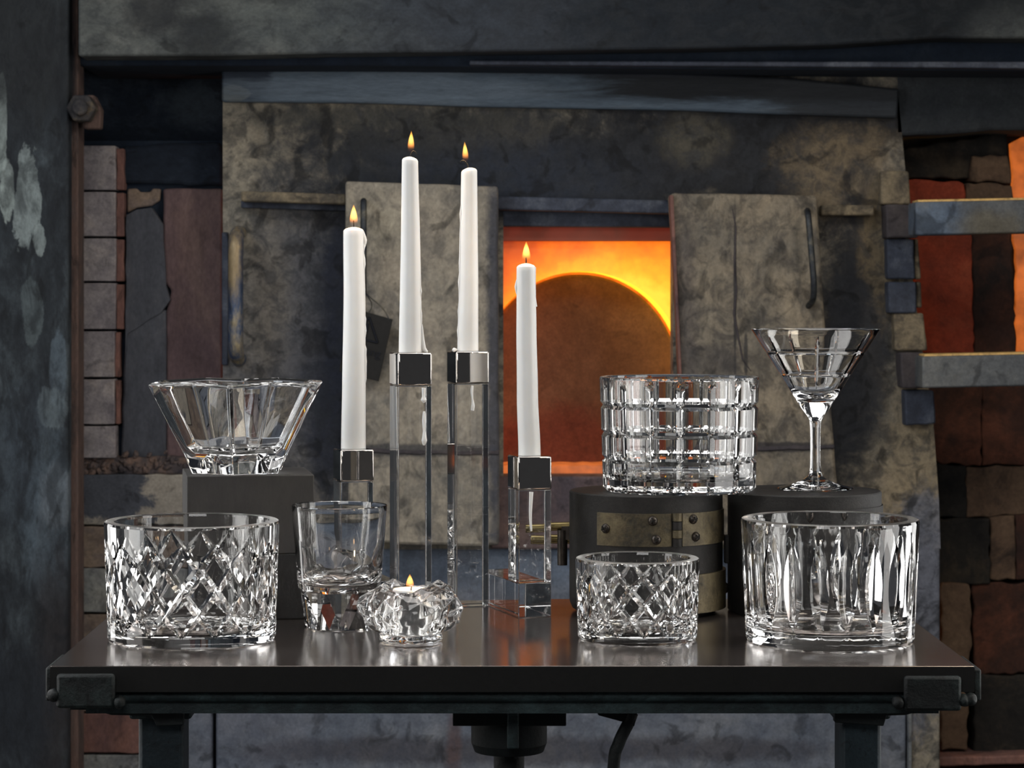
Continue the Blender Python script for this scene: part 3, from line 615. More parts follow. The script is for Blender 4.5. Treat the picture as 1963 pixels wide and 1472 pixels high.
# rounded angle rail under the top
for nm, yy in (('front_rail', YF+0.012), ('rear_rail', YB-0.024)):
    bm = bmesh.new(); c = Vector((XL+0.02-to_.x, yy-to_.y, TOP-0.0290)); cyl(bm, c, 0.0055, XR-XL-0.04, 'x', 16)
    box(bm, XL+0.03-to_.x, XR-0.03-to_.x, yy-to_.y+0.002, yy-to_.y+0.009, TOP-0.0455, TOP-0.026)
    finish(nm, from_bm(bm, nm), M_TEAL, tb, smooth=35)
tbox('cross_web', xx(190, 2.32), xx(1760, 2.32), YF+0.035, YF+0.045, TOP-0.046, TOP-0.0238, M_TEAL_DARK)
for sx in (XL+0.012, XR-0.030): tbox('side_rail', sx, sx+0.018, YF+0.03, YB-0.03, TOP-0.045, TOP-0.0238, M_TEAL_DARK)
tbox('corner_bracket', xx(110, YF), xx(222, YF), YF-0.007, YF, zz(1356, YF), zz(1290, YF), M_IRON, 0.003)
tbox('corner_bracket', xx(1731, YF), xx(1841, YF), YF-0.007, YF, zz(1361, YF), zz(1294, YF), M_IRON, 0.003)
tbox('side_bracket', XL-0.005, XL, YF+0.004, YF+0.09, zz(1345, YF), zz(1281, YF), M_IRON, 0.0015)
tbox('side_bracket', XR, XR+0.007, YF+0.004, YF+0.09, zz(1345, YF), zz(1284, YF), M_IRON, 0.0015)
for px, py in ((104, 1332), (228, 1346), (1722, 1346), (1848, 1342), (1860, 1340)):
    bm = bmesh.new(); c = W(px, py, YF-0.002)-to_; bmesh.ops.create_icosphere(bm, subdivisions=3, radius=0.0062, matrix=Matrix.Translation(c))
    for v in bm.verts: v.co += 0.0012*noise.noise_vector(v.co*220)
    finish('weld_blob', from_bm(bm, 'weld_blob'), M_IRON, tb, smooth=0)
for a, b, fl in ((265, 352, (190, 205)), (1612, 1690, (1700, 1765))):
    for Yg in (YF+0.045, YB-0.08):
        x0, x1 = xx(a+(6 if Yg > 2.5 else 0), Yg), xx(b-(6 if Yg > 2.5 else 0), Yg)
        tbox('leg', x0, x1, Yg, Yg+0.045, 0, TOP-0.046, M_LEG, 0.004)
        tbox('leg_collar', x0-0.008, x1+0.008, Yg-0.006, Yg+0.051, TOP-0.0555, TOP-0.046, M_TEAL, 0.003)
# curved gusset flanges below the rail ends
for pts_ in ([(186, 1356), (196, 1366), (214, 1371), (290, 1372), (300, 1392), (352, 1390), (352, 1352), (186, 1352)], [(1765, 1356), (1755, 1366), (1735, 1371), (1700, 1372), (1694, 1392), (1600, 1385), (1600, 1352), (1765, 1352)]):
    slab('gusset', pts_, YF+0.030, 0.012, M_TEAL_DARK, tb, 0.0015)
# central hub
Yh = YF+0.06
bm = bmesh.new(); cxh = xx(976, Yh+0.03)-to_.x; cyh = Yh+0.036-to_.y
cyl(bm, (cxh, cyh, zz(1452, Yh)), 0.033, 0.008, 'z', 40, 0.036); cyl(bm, (cxh, cyh, zz(1452, Yh)+0.008), 0.036, zz(1385, Yh)-zz(1452, Yh)-0.004, 'z', 40)
finish('hub', from_bm(bm, 'hub'), M_TEAL_DARK, tb, smooth=35)
tbox('hub_plate', xx(868, Yh), xx(1085, Yh), Yh-0.008, Yh+0.08, zz(1389, Yh), TOP-0.0238, M_TEAL_DARK, 0.001)
tbox('rib', xx(972, Yh), xx(994, Yh), Yh-0.016, Yh+0.002, zz(1430, Yh), zz(1352, Yh), M_TEAL, 0.0015)
bm = bmesh.new(); cyl(bm, (cxh, cyh, 0), 0.0145, zz(1452, Yh), 'z', 28); cyl(bm, (cxh, cyh, 0), 0.09, 0.015, 'z', 40)
finish('shaft', from_bm(bm, 'shaft'), M_IRON, tb, smooth=35)
bm = bmesh.new()
tube(bm, smooth_path([W(1212, 1366, Yh)-to_, W(1205, 1385, Yh)-to_, W(1186, 1425, Yh)-to_, W(1176, 1475, Yh)-to_, W(1170, 1700, Yh)-to_, Vector((xx(1168, Yh)-to_.x, Yh-to_.y+0.05, 0.0))], 6), 0.0058, 14)
finish('brace', from_bm(bm, 'brace'), M_IRON, tb, smooth=50)
slab('brace_lug', [(1146, 1371), (1190, 1383), (1200, 1384), (1216, 1393), (1222, 1366), (1146, 1366)], Yh-0.004, 0.016, M_TEAL_DARK, tb, 0.001)

# ------------------------------------------------------------------ plinth blocks and moulds
M_BLOCK = mottle('graphite_block', [(50, 49, 48), (58, 56, 55), (64, 62, 59)], 10, 0.62, 0.12, (1, 1, 0.25), k=1.15, specks=0.05, bscale=300, fine=0.12, local=True)
M_BLOCK2 = mottle('blackened_wood_block', [(20, 20, 21), (30, 29, 29), (40, 38, 37)], 14, 0.6, 0.35, (1, 1, 0.5), k=1.1, specks=0.3, bscale=200, local=True)
bc = Vector((-0.2505, 2.664, TOP))
zj = 0.338-(1063-566)*2.604/F
bm = bmesh.new(); box(bm, -0.060, 0.060, -0.058, 0.058, 0, zj)
ob = finish('wood_block', from_bm(bm, 'wood_block'), M_BLOCK2, None, bevel=0.0012, loc=bc+Vector((0.004, 0, 0))); ob.rotation_euler = (0, 0, math.radians(7))
tag(ob, 'blackened rough block standing on the table, under the smooth grey block', 'block')
bm = bmesh.new(); box(bm, -0.0662, 0.0662, -0.059, 0.059, 0, 0.1506-zj)
ob = finish('graphite_block', from_bm(bm, 'graphite_block'), M_BLOCK, None, bevel=0.0012, loc=bc+Vector((0, 0, zj))); ob.rotation_euler = (0, 0, math.radians(9))
tag(ob, 'smooth dark grey block carrying the star-shaped crystal bowl', 'block')

def lathe(bm, prof, n=96, c=(0, 0, 0)):
    rings = []
    for r, z in prof:
        if r < 1e-6: rings.append([bm.verts.new((c[0], c[1], c[2]+z))])
        else: rings.append([bm.verts.new((c[0]+r*math.cos(2*PI*i/n), c[1]+r*math.sin(2*PI*i/n), c[2]+z)) for i in range(n)])
    for a, b in zip(rings, rings[1:]):
        for i in range(n):
            j = (i+1) % n
            if len(a) == 1 and len(b) == 1: continue
            if len(a) == 1: bm.faces.new((a[0], b[j], b[i]))
            elif len(b) == 1: bm.faces.new((a[i], a[j], b[0]))
            else: bm.faces.new((a[i], a[j], b[j], b[i]))

M_CAST = mottle('grey_cast_iron', [(32, 31, 31), (41, 40, 39), (54, 51, 49)], 18, 0.55, 0.3, k=1.0, specks=0.1, bscale=420, fine=0.22, local=True, metal=0.25)
M_BRASS = mottle('tarnished_brass', [(52, 50, 46), (88, 80, 62), (112, 102, 78)], 26, 0.45, 0.35, k=1.1, metal=0.35, bscale=150, local=True, specks=0.55)
M_SCREW = simple('dark_screw_steel', (0.07, 0.06, 0.052), 0.35, 0.8, var=0.3)
M_BRASSROD = simple('dull_brass_rod', (0.22, 0.17, 0.07), 0.35, 0.8, var=0.3, ns=60)
HM = 0.129
def arcband(bm, R, th, a0, a1, z0, z1, n=30):
    v = []
    for i in range(n+1):
        a = a0+(a1-a0)*i/n; row = []
        for r, z in ((R, z0), (R+th, z0), (R+th, z1), (R, z1)): row.append(bm.verts.new((r*math.cos(a), r*math.sin(a), z)))
        v.append(row)
    for i in range(n):
        for k in range(4): bm.faces.new((v[i][k], v[i][(k+1)%4], v[i+1][(k+1)%4], v[i+1][k]))
    bm.faces.new(v[0][::-1]); bm.faces.new(v[n])
def screw(parent, a, z, R, r=0.0062):
    bm = bmesh.new(); prof = [(0, 0.0034), (r*0.45, 0.0030), (r*0.8, 0.0018), (r, 0.0), (r, -0.002), (0, -0.002)]
    lathe(bm, prof, 20)
    o = finish('screw', from_bm(bm, 'screw'), M_SCREW, parent, smooth=60)
    mt = Matrix.Rotation(a, 4, 'Z') @ Matrix.Translation((R+0.0005, 0, z)) @ Matrix.Rotation(PI/2, 4, 'Y'); o.matrix_local = mt
    bm = bmesh.new(); box(bm, -r*0.6, r*0.6, -r*0.12, r*0.12, 0.0020, 0.0037); box(bm, -r*0.12, r*0.12, -r*0.6, r*0.6, 0.0020, 0.0037)
    q = finish('cross_slot', from_bm(bm, 'cross_slot'), WICK, o); q.rotation_euler = (0, 0, random.uniform(0.2, 1.2))
def ang(px, cX, cY, R):          # angle on the drum's near side that shows at column px
    best = min((abs(VX+F*(cX+R*math.cos(a))/(cY+R*math.sin(a))-px), a) for a in np.linspace(-PI, 0, 721)); return best[1]
zl = lambda py, Y: 0.338-(py-566)*Y/F
# left mould
mX, mY, mR = 0.1752, 2.686, 0.0820
md = thing('glass_mould', 'round dark iron glass mould with brass hinge and screws, under the square-cut vase', 'mould', (mX, mY, TOP))
bm = bmesh.new(); lathe(bm, [(0, 0), (mR-0.010, 0), (mR-0.003, 0.004), (mR-0.0003, 0.011), (mR, 0.02), (mR, HM-0.0013), (mR-0.0013, HM), (0, HM)], 128)
finish('mould_body', from_bm(bm, 'mould_body'), M_CAST, md, smooth=40)
aL, aH, aR = ang(1146, mX, mY, mR), ang(1297, mX, mY, mR), 0.15
z0, z1 = zl(1047, 2.61), zl(984, 2.61)
for a0, a1 in ((aL, aH-0.075), (aH+0.075, aR)):
    bm = bmesh.new(); arcband(bm, mR-0.001, 0.0025, a0, a1, z0, z1); finish('hinge_leaf', from_bm(bm, 'hinge_leaf'), M_BRASS, md, smooth=40)
for k in range(4):
    h = (z1-z0+0.001)/4; bm = bmesh.new(); r = mR+0.0012; cyl(bm, (r*math.cos(aH), r*math.sin(aH), z0+k*h), 0.0052, h-0.0006, 'z', 18)
    finish('hinge_knuckle', from_bm(bm, 'hinge_knuckle'), M_BRASS if k % 2 else M_CAST, md, smooth=40)
for px, py in ((1162, 1014), (1251, 997), (1258, 1033), (1327, 996), (1332, 1030)):
    screw(md, ang(px, mX, mY, mR), zl(py, 2.61), mR+0.0015, 0.0052)
bm = bmesh.new(); arcband(bm, mR-0.001, 0.0045, ang(1330, mX, mY, mR), 0.2, zl(1166, 2.66), zl(1093, 2.66)); finish('lower_band', from_bm(bm, 'lower_band'), M_BRASS, md, smooth=40)
screw(md, -0.05, zl(1127, 2.68), mR+0.003, 0.006)
for nm, p0, p1, r in (('handle', (1000, 1011, 2.70), (1100, 1008, 2.70), 0.0046), ('handle', (1010, 1032, 2.71), (1100, 1034, 2.71), 0.0050)):
    bm = bmesh.new(); a, b = W(*p0)-md.location, W(*p1)-md.location; tube(bm, [a, b], r, 18); finish(nm, from_bm(bm, nm), M_BRASSROD, md, smooth=40, bevel=0.0006)
bm = bmesh.new(); a, b = W(1078, 1083, 2.695)-md.location, W(1078, 1016, 2.695)-md.location; tube(bm, [a, b], 0.0054, 18); box(bm, a.x-0.001, 0.0-mR+0.004, a.y-0.004, a.y+0.004, b.z-0.010, b.z+0.004)
finish('handle_pin', from_bm(bm, 'handle_pin'), M_SCREW, md, smooth=40)
# right mould
nX, nY = 0.3452, 2.686
md2 = thing('glass_mould', 'round dark iron glass mould under the martini glass, behind the leaf-cut bowl', 'mould', (nX, nY, TOP))
bm = bmesh.new(); lathe(bm, [(0, 0), (mR-0.002, 0), (mR, 0.002), (mR, HM-0.0013), (mR-0.0013, HM), (0, HM)], 128)
finish('mould_body', from_bm(bm, 'mould_body'), M_CAST, md2, smooth=40)
bm = bmesh.new(); arcband(bm, mR-0.001, 0.0025, ang(1480, nX, nY, mR), 0.15, zl(1046, 2.61), zl(977, 2.61)); finish('hinge_leaf', from_bm(bm, 'hinge_leaf'), M_CAST, md2, smooth=40)
for px, py in ((1548, 992), (1622, 992)): screw(md2, ang(px, nX, nY, mR), zl(py, 2.61), mR+0.0015, 0.0052)
bm = bmesh.new(); box(bm, -mR-0.004, -mR+0.003, -0.006, 0.006, zl(1080, 2.68), zl(1026, 2.68)); finish('latch', from_bm(bm, 'latch'), M_CAST, md2, bevel=0.001)

# ------------------------------------------------------------------ crystal
def grid_mesh(name, rows, n, split=None, close_top=False, close_bottom=False):
    """rows: list of arrays (n,3), bottom outside -> rim -> inside bottom"""
    V = np.concatenate(rows); fs = []
    R = len(rows)
    i = np.arange(n); j = (i+1) % n
    for k in range(R-1):
        a, b = k*n, (k+1)*n
        if split is not None and k < len(split) and split[k] is not None:
            s = split[k]
            for q in range(n):
                A, B, C, D = a+q, a+(q+1)%n, b+(q+1)%n, b+q
                if s[q]: fs += [(A, B, C), (A, C, D)]
                else: fs += [(A, B, D), (B, C, D)]
        else:
            fs += [(a+q, a+(q+1)%n, b+(q+1)%n, b+q) for q in range(n)]
    V = V.tolist()
    c = len(V); V.append((0, 0, rows[0][0][2])); fs += [(c, (q+1)%n, q) for q in range(n)]
    c = len(V); V.append((0, 0, rows[-1][0][2])); b = (R-1)*n; fs += [(c, b+q, b+(q+1)%n) for q in range(n)]
    me = bpy.data.meshes.new(name); me.from_pydata(V, [], fs); me.update(); return me

def ring(R, z, th):
    R = np.broadcast_to(R, th.shape); return np.stack([R*np.cos(th), R*np.sin(th), np.full(th.shape, z)], 1)

def diamond_bowl(name, label, cat, loc, Rb, Rt, H, n, z0, hc, nh, wall, floor_t, wfrac, depth, phase, inner_scallop=0.0):
    K = 12; cols = 2*K*n; th = np.arange(cols)*2*PI/cols + phase
    Ro = lambda z: Rb+(Rt-Rb)*z/H
    rows = [ring(Ro(0)-0.0035, 0, th), ring(Ro(0)-0.0012, 0.0006, th), ring(Ro(0.003), 0.003, th)]; split = [None]*3
    ii = np.arange(cols); w = wfrac*K
    for j in range(nh*K+1):
        z = z0 + hc*j/K
        d1 = np.abs(((ii-j) % (2*K))); d1 = np.minimum(d1, 2*K-d1); d2 = (ii+j) % (2*K); d2 = np.minimum(d2, 2*K-d2)
        e = min(j, nh*K-j)/K; env = min(1.0, e/0.7) ** 0.7 if e > 0 else 0
        dep = depth*np.maximum(0, np.maximum(env-d1/w, env-d2/w))
        rows.append(ring(Ro(z)-dep, z, th))
        m1 = np.abs(((ii+0.5-(j+0.5)) % (2*K))); m1 = np.minimum(m1, 2*K-m1); m2 = (ii+0.5+j+0.5) % (2*K); m2 = np.minimum(m2, 2*K-m2)
        split.append(m1 < m2)
    split[-1] = None
    rows += [ring(Ro(H-0.003), H-0.003, th), ring(Rt-0.0009, H-0.0007, th), ring(Rt-0.0022, H, th), ring(Rt-wall+0.0016, H, th), ring(Rt-wall+0.0005, H-0.0006, th)]
    Ri = lambda z: Ro(z)-wall
    for z in np.linspace(H-0.003, floor_t+0.014, 10): rows.append(ring(Ri(z), z, th))
    for a in np.linspace(0.2, 1, 6):
        q = a*PI/2; rows.append(ring(Ri(floor_t+0.014)-0.014*(1-math.cos(q)), floor_t+0.014-0.014*math.sin(q), th))
    rows.append(ring((Ri(0)-0.014)*0.5, floor_t, th))
    me = grid_mesh(name, rows, cols, split)
    o = finish(name, me, GLASS, None, smooth=12, loc=(loc[0], loc[1], TOP+0.0002)); rim_faces(o, H-0.002); return tag(o, label, cat)

diamond_bowl('crystal_bowl', 'large diamond-cut crystal bowl standing at the left end of the table', 'bowl', (-0.2862, 2.466), 0.0822, 0.0860, 0.1166, 16, 0.0105, 0.0220, 4, 0.0105, 0.011, 0.33, 0.0040, -PI/2-0.005)
diamond_bowl('crystal_votive', 'small diamond-cut crystal votive in front of the iron mould', 'votive', (0.1526, 2.466), 0.0585, 0.0612, 0.0800, 14, 0.0078, 0.0153, 4, 0.0100, 0.010, 0.33, 0.0035, -PI/2+0.05)

# leaf-cut bowl
def leaf_bowl():
    n, K = 20, 24; cols = n*K; th = np.arange(cols)*2*PI/cols - PI/2 + 0.06; H, Rb, Rt = 0.1200, 0.0818, 0.0868
    Ro = lambda z: Rb+(Rt-Rb)*z/H
    rows = [ring(Rb-0.004, 0, th), ring(Rb-0.0012, 0.0008, th), ring(Ro(0.004), 0.004, th)]
    k = np.arange(cols) % K; ks = np.where(k > K//2, k-K, k); cen = np.arange(cols)-ks; m = 8; half = PI/n; base_th = th.copy()
    z0, z1 = 0.0165, 0.1015
    for z in np.linspace(z0, z1, 60):
        u = (z-z0)/(z1-z0)*2-1; env = max(0, 1-abs(u)**2.1)
        wa = max(0.0002, 0.0086*env/0.92)/0.084; ak = np.abs(ks)
        off = np.where(ak <= m, wa*ak/m, wa+(half-wa)*(ak-m)/(K/2-m))*np.sign(ks)     # columns follow the leaf outline
        dep = np.maximum(0, 0.0086*env*(1-ak/m)); rows.append(ring(Ro(z)-dep, z, cen*2*PI/cols-PI/2+0.06+off))
    rows += [ring(Ro(H-0.003), H-0.003, th), ring(Rt-0.0009, H-0.0007, th), ring(Rt-0.0022, H, th), ring(Rt-0.0105, H, th), ring(Rt-0.0114, H-0.0006, th)]
    Ri = lambda z: Ro(z)-0.0118
    for z in np.linspace(H-0.003, 0.026, 10): rows.append(ring(Ri(z), z, th))
    for a in np.linspace(0.2, 1, 6):
        q = a*PI/2; rows.append(ring(Ri(0.026)-0.012*(1-math.cos(q)), 0.026-0.013*math.sin(q), th))
    rows.append(ring(0.04, 0.013, th))
    me = grid_mesh('leaf_cut_bowl', rows, cols)
    o = finish('crystal_bowl', me, GLASS, None, smooth=18, loc=(0.3400, 2.451, TOP+0.0002)); rim_faces(o, H-0.002)
    tag(o, 'crystal bowl cut with upright pointed leaves, at the right end of the table', 'bowl')
leaf_bowl()

# square-cut vase on the moulds
def tile_vase():
    n, K = 16, 30; cols = n*K; off = math.radians(-3.5); th = np.arange(cols)*2*PI/cols - PI/2 + off
    H, Rb, Rt = 0.1217, 0.0822, 0.0862
    Ro = lambda z: Rb+(Rt-Rb)*z/H
    k = np.arange(cols) % K; dv = np.minimum(k, K-k)*(2*PI*0.084/cols); phi = (np.arange(cols) % K)/K*2*PI/n - PI/n
    facet = math.cos(PI/n)/np.cos(phi)
    hz = [0.0346, 0.0620, 0.0915]
    zs = sorted(set([round(float(z), 5) for z in np.concatenate([np.linspace(0.001, H-0.004, 50)] + [np.array([h-0.0036, h-0.0018, h-0.0006, h, h+0.0006, h+0.0018, h+0.0036]) for h in hz])]))
    rows = [ring((Rb-0.004)*facet, 0, th)]
    for z in zs:
        dep = np.maximum(0, 0.0036-dv*0.80); dh = max([0]+[0.0034-abs(z-h)*0.95 for h in hz])
        env = 1.0 if z < H-0.012 else max(0.25, (H-0.004-z)/0.008)
        dep = np.maximum(dep*env, dh) - 0.0
        R = Ro(z)*(facet*0.85+0.15); e0 = 0.003*max(0, 1-z/0.003)
        rows.append(ring(R-dep-e0, z, th))
    rows += [ring((Rt-0.0006)*(facet*0.6+0.4), H-0.0025, th), ring((Rt-0.0014)*(facet*0.5+0.5), H-0.0003, th), ring(Rt-0.0022, H, th), ring(Rt-0.0075, H, th), ring(Rt-0.0082, H-0.0006, th)]
    Ri = lambda z: Ro(z)-0.0088
    for z in np.linspace(H-0.003, 0.022, 10): rows.append(ring(Ri(z), z, th))
    for a in np.linspace(0.2, 1, 5):
        q = a*PI/2; rows.append(ring(Ri(0.022)-0.008*(1-math.cos(q)), 0.022-0.009*math.sin(q), th))
    rows.append(ring(0.04, 0.013, th))
    me = grid_mesh('square_cut_vase', rows, cols)
    o = finish('crystal_vase', me, GLASS, None, smooth=14, loc=(0.2110, 2.686, TOP+HM+0.0002)); rim_faces(o, H-0.002)
    tag(o, 'broad crystal vase cut into square tiles, standing on the iron moulds', 'vase')
tile_vase()

# martini glass
def martini():
    n, K = 7, 56; cols = n*K; th = np.arange(cols)*2*PI/cols - PI/2 - math.radians(6)
    k = np.arange(cols) % K; dk = np.minimum(k, K-k)*2*PI/cols
    one = np.ones(cols)
    rows = [ring(0.030, 0.0012, th), ring(0.0396, 0.0, th), ring(0.0408, 0.0008, th), ring(0.0400, 0.0017, th), ring(0.031, 0.0036, th), ring(0.021, 0.0068, th), ring(0.0125, 0.0105, th), ring(0.0082, 0.0142, th)]
    hexf = np.cos(PI/6)/np.cos(((th+PI/6) % (PI/3))-PI/6)
    for z, r in ((0.0180, 0.0066), (0.025, 0.0060), (0.04, 0.0057), (0.055, 0.0057), (0.066, 0.0060), (0.0735, 0.0068)): rows.append(ring(r*(0.35+0.65*hexf), z, th))
    for z, r in ((0.079, 0.0090), (0.083, 0.0120), (0.087, 0.0150)): rows.append(ring(r, z, th))
    z0, r0, z1, r1 = 0.087, 0.0150, 0.1727, 0.0693
    cone = lambda z: r0+(r1-r0)*(z-z0)/(z1-z0)
    hz = [0.1230, 0.1470]; zs = sorted(list(np.linspace(0.089, 0.1700, 56))+[h+q for h in hz for q in (-0.0012, -0.0006, 0, 0.0006, 0.0012)]+[0.106])
    for z in zs:
        R = cone(z); u = (z-0.108)/(0.165-0.108); env = max(0, 1-abs(2*u-1)**4) if 0 < u < 1 else 0
        dv = dk*R; dep = np.maximum(0, 0.0013*env-dv*0.75); dh = max([0]+[0.0007-abs(z-h)*0.5 for h in hz])
        rows.append(ring(R-np.maximum(dep, dh), z, th))
    rows += [ring(r1, z1-0.0004, th), ring(r1-0.0006, z1, th), ring(r1-0.0012, z1-0.0003, th)]
    for z in np.linspace(0.1700, 0.108, 14):
        wl = 0.0016+0.0022*((0.17-z)/0.062)**1.5; rows.append(ring(cone(z)-wl-0.0002, z, th))
    for z, r in ((0.104, 0.0200), (0.1015, 0.0160), (0.0995, 0.0110), (0.0985, 0.005)): rows.append(ring(r, z, th))
    me = grid_mesh('martini_glass', rows, cols)
    o = finish('martini_glass', me, GLASS, None, smooth=16, loc=(0.3590, 2.700, TOP+HM+0.0002))
    tag(o, 'tall stemmed martini glass with cut lines, on the right iron mould', 'glass')
martini()

# tumbler with faceted foot
def tumbler():
    nf, sub = 8, 8; cols = nf*2*sub
    zb, zt, Rb, Rt = 0.0012, 0.0400, 0.0355, 0.0418
    A = [np.array((Rb*math.cos(-PI/2+2*PI*i/nf+0.12), Rb*math.sin(-PI/2+2*PI*i/nf+0.12))) for i in range(nf+1)]
    B = [np.array((Rt*math.cos(-PI/2+2*PI*(i+0.5)/nf+0.12), Rt*math.sin(-PI/2+2*PI*(i+0.5)/nf+0.12))) for i in range(nf+1)]
    def facet_row(t, z, k=1.0):
        P = []
        for i in range(nf): P += [A[i]*(1-t)+B[i]*t, A[i+1]*(1-t)+B[i]*t]
        out = []
        for q in range(2*nf):
            for j in range(sub): out.append(list((P[q]*(1-j/sub)+P[(q+1)%(2*nf)]*(j/sub))*k)+[z])
        return np.array(out)
    rows = [facet_row(0.0, 0.0, 0.955), facet_row(0.0, zb)]
    for t in np.linspace(0.04, 0.95, 16): rows.append(facet_row(t, zb+(zt-zb)*t))
    tha = np.unwrap(np.arctan2(rows[-1][:, 1], rows[-1][:, 0])); thu = tha[0]+np.arange(cols)*2*PI/cols
    th = thu
    for k in range(6): rows.append(ring(0.0352+0.0063*(zt+0.001+k*0.001-zb)/(zt-zb)+0.0002, zt+0.001+k*0.001, tha*(1-k/5)+thu*(k/5)))
    H = 0.1245; prev = 0.0352+0.0063*(zt+0.006-zb)/(zt-zb)+0.0002
    for z in np.linspace(zt+0.009, H-0.0008, 16): rows.append(ring(prev+(0.0487-prev)*((z-zt-0.006)/(H-zt-0.006)), z, th))
    rows += [ring(0.0482, H, th), ring(0.0474, H-0.0006, th)]
    for z in np.linspace(H-0.004, 0.056, 22):
        u = (H-z)/(H-0.052); wl = 0.0018+0.0042*u**2.2
        wob = 0.00035*u**3*np.sin(5*th+z*160)+0.0002*u**3*np.sin(9*th-z*240)
        rows.append(ring(0.0487-(0.0487-0.0425)*((H-z)/(H-0.0425))-wl+wob, z, th))
    for a in np.linspace(0.15, 0.97, 8):
        q = a*PI/2; wob = 0.0009*np.sin(4*th+a*5)*(1-a)*min(1, a*3)+0.0008*np.sin(7*th-3*a)*(1-a)*min(1, a*3)
        rows.append(ring(0.0378*math.cos(q)**0.7+wob, 0.056-0.0125*math.sin(q), th))
    me = grid_mesh('tumbler', rows, cols)
    o = finish('tumbler', me, GLASS, None, smooth=14, loc=(-0.1458, 2.55, TOP+0.0002))
    tag(o, 'clear plain-walled tumbler with a thick faceted foot, left of the rose votive', 'glass')
tumbler()

# star-shaped bowl
def star_bowl():
    Q = 0.785
    def star(line, z, dz=0.0, dr=0.0):      # points slide along straight creases, so every facet stays flat
        (za, Ra), (zb, Rb) = line; out = []
        for i in range(12):
            a = -PI/2 + i*PI/6; z_ = z + (-dz if i % 2 == 0 else dz); R = (Ra+(Rb-Ra)*(z_-za)/(zb-za)+dr)*(1 if i % 2 == 0 else Q)
            out.append((R*math.cos(a), R*math.sin(a), z_))
        return out
    foot = ((0, 0.0520), (0.0205, 0.0615)); wall = ((0.0205, 0.0615), (0.0935, 0.1020)); ins = ((0.0290, 0.0560), (0.0935, 0.0895)); lip = ((0.09, 0.1020), (0.10, 0.1020))
    rings = [star(foot, 0.0), star(wall, 0.0205), star(wall, 0.0895, 0.0028), star(lip, 0.0955, 0.0014), star(lip, 0.0970, 0.0010, -0.0030), star(ins, 0.0945, 0.0012, -0.001),
             star(ins, 0.0300), star(((0.0, 0.047), (1, 0.047)), 0.0235), star(((0, 0.02), (1, 0.02)), 0.0225)]
    bm = bmesh.new(); vr = [[bm.verts.new(p) for p in r] for r in rings]
    for a, b in zip(vr, vr[1:]):
        for i in range(12): bm.faces.new((a[i], a[(i+1)%12], b[(i+1)%12], b[i]))
    bm.faces.new(vr[0][::-1]); bm.faces.new(vr[-1])
    me = from_bm(bm, 'star_bowl')
    o = finish('star_bowl', me, GLASS, None, bevel=0.0010, seg=3, loc=(-0.2600, 2.652, TOP+0.1506+0.0002), angle=12); o.rotation_euler = (0, 0, math.radians(1))
    for m_ in o.modifiers: m_.angle_limit = math.radians(9)
    tag(o, 'flared star-shaped crystal bowl with broad flat facets, on the grey block', 'bowl')
star_bowl()

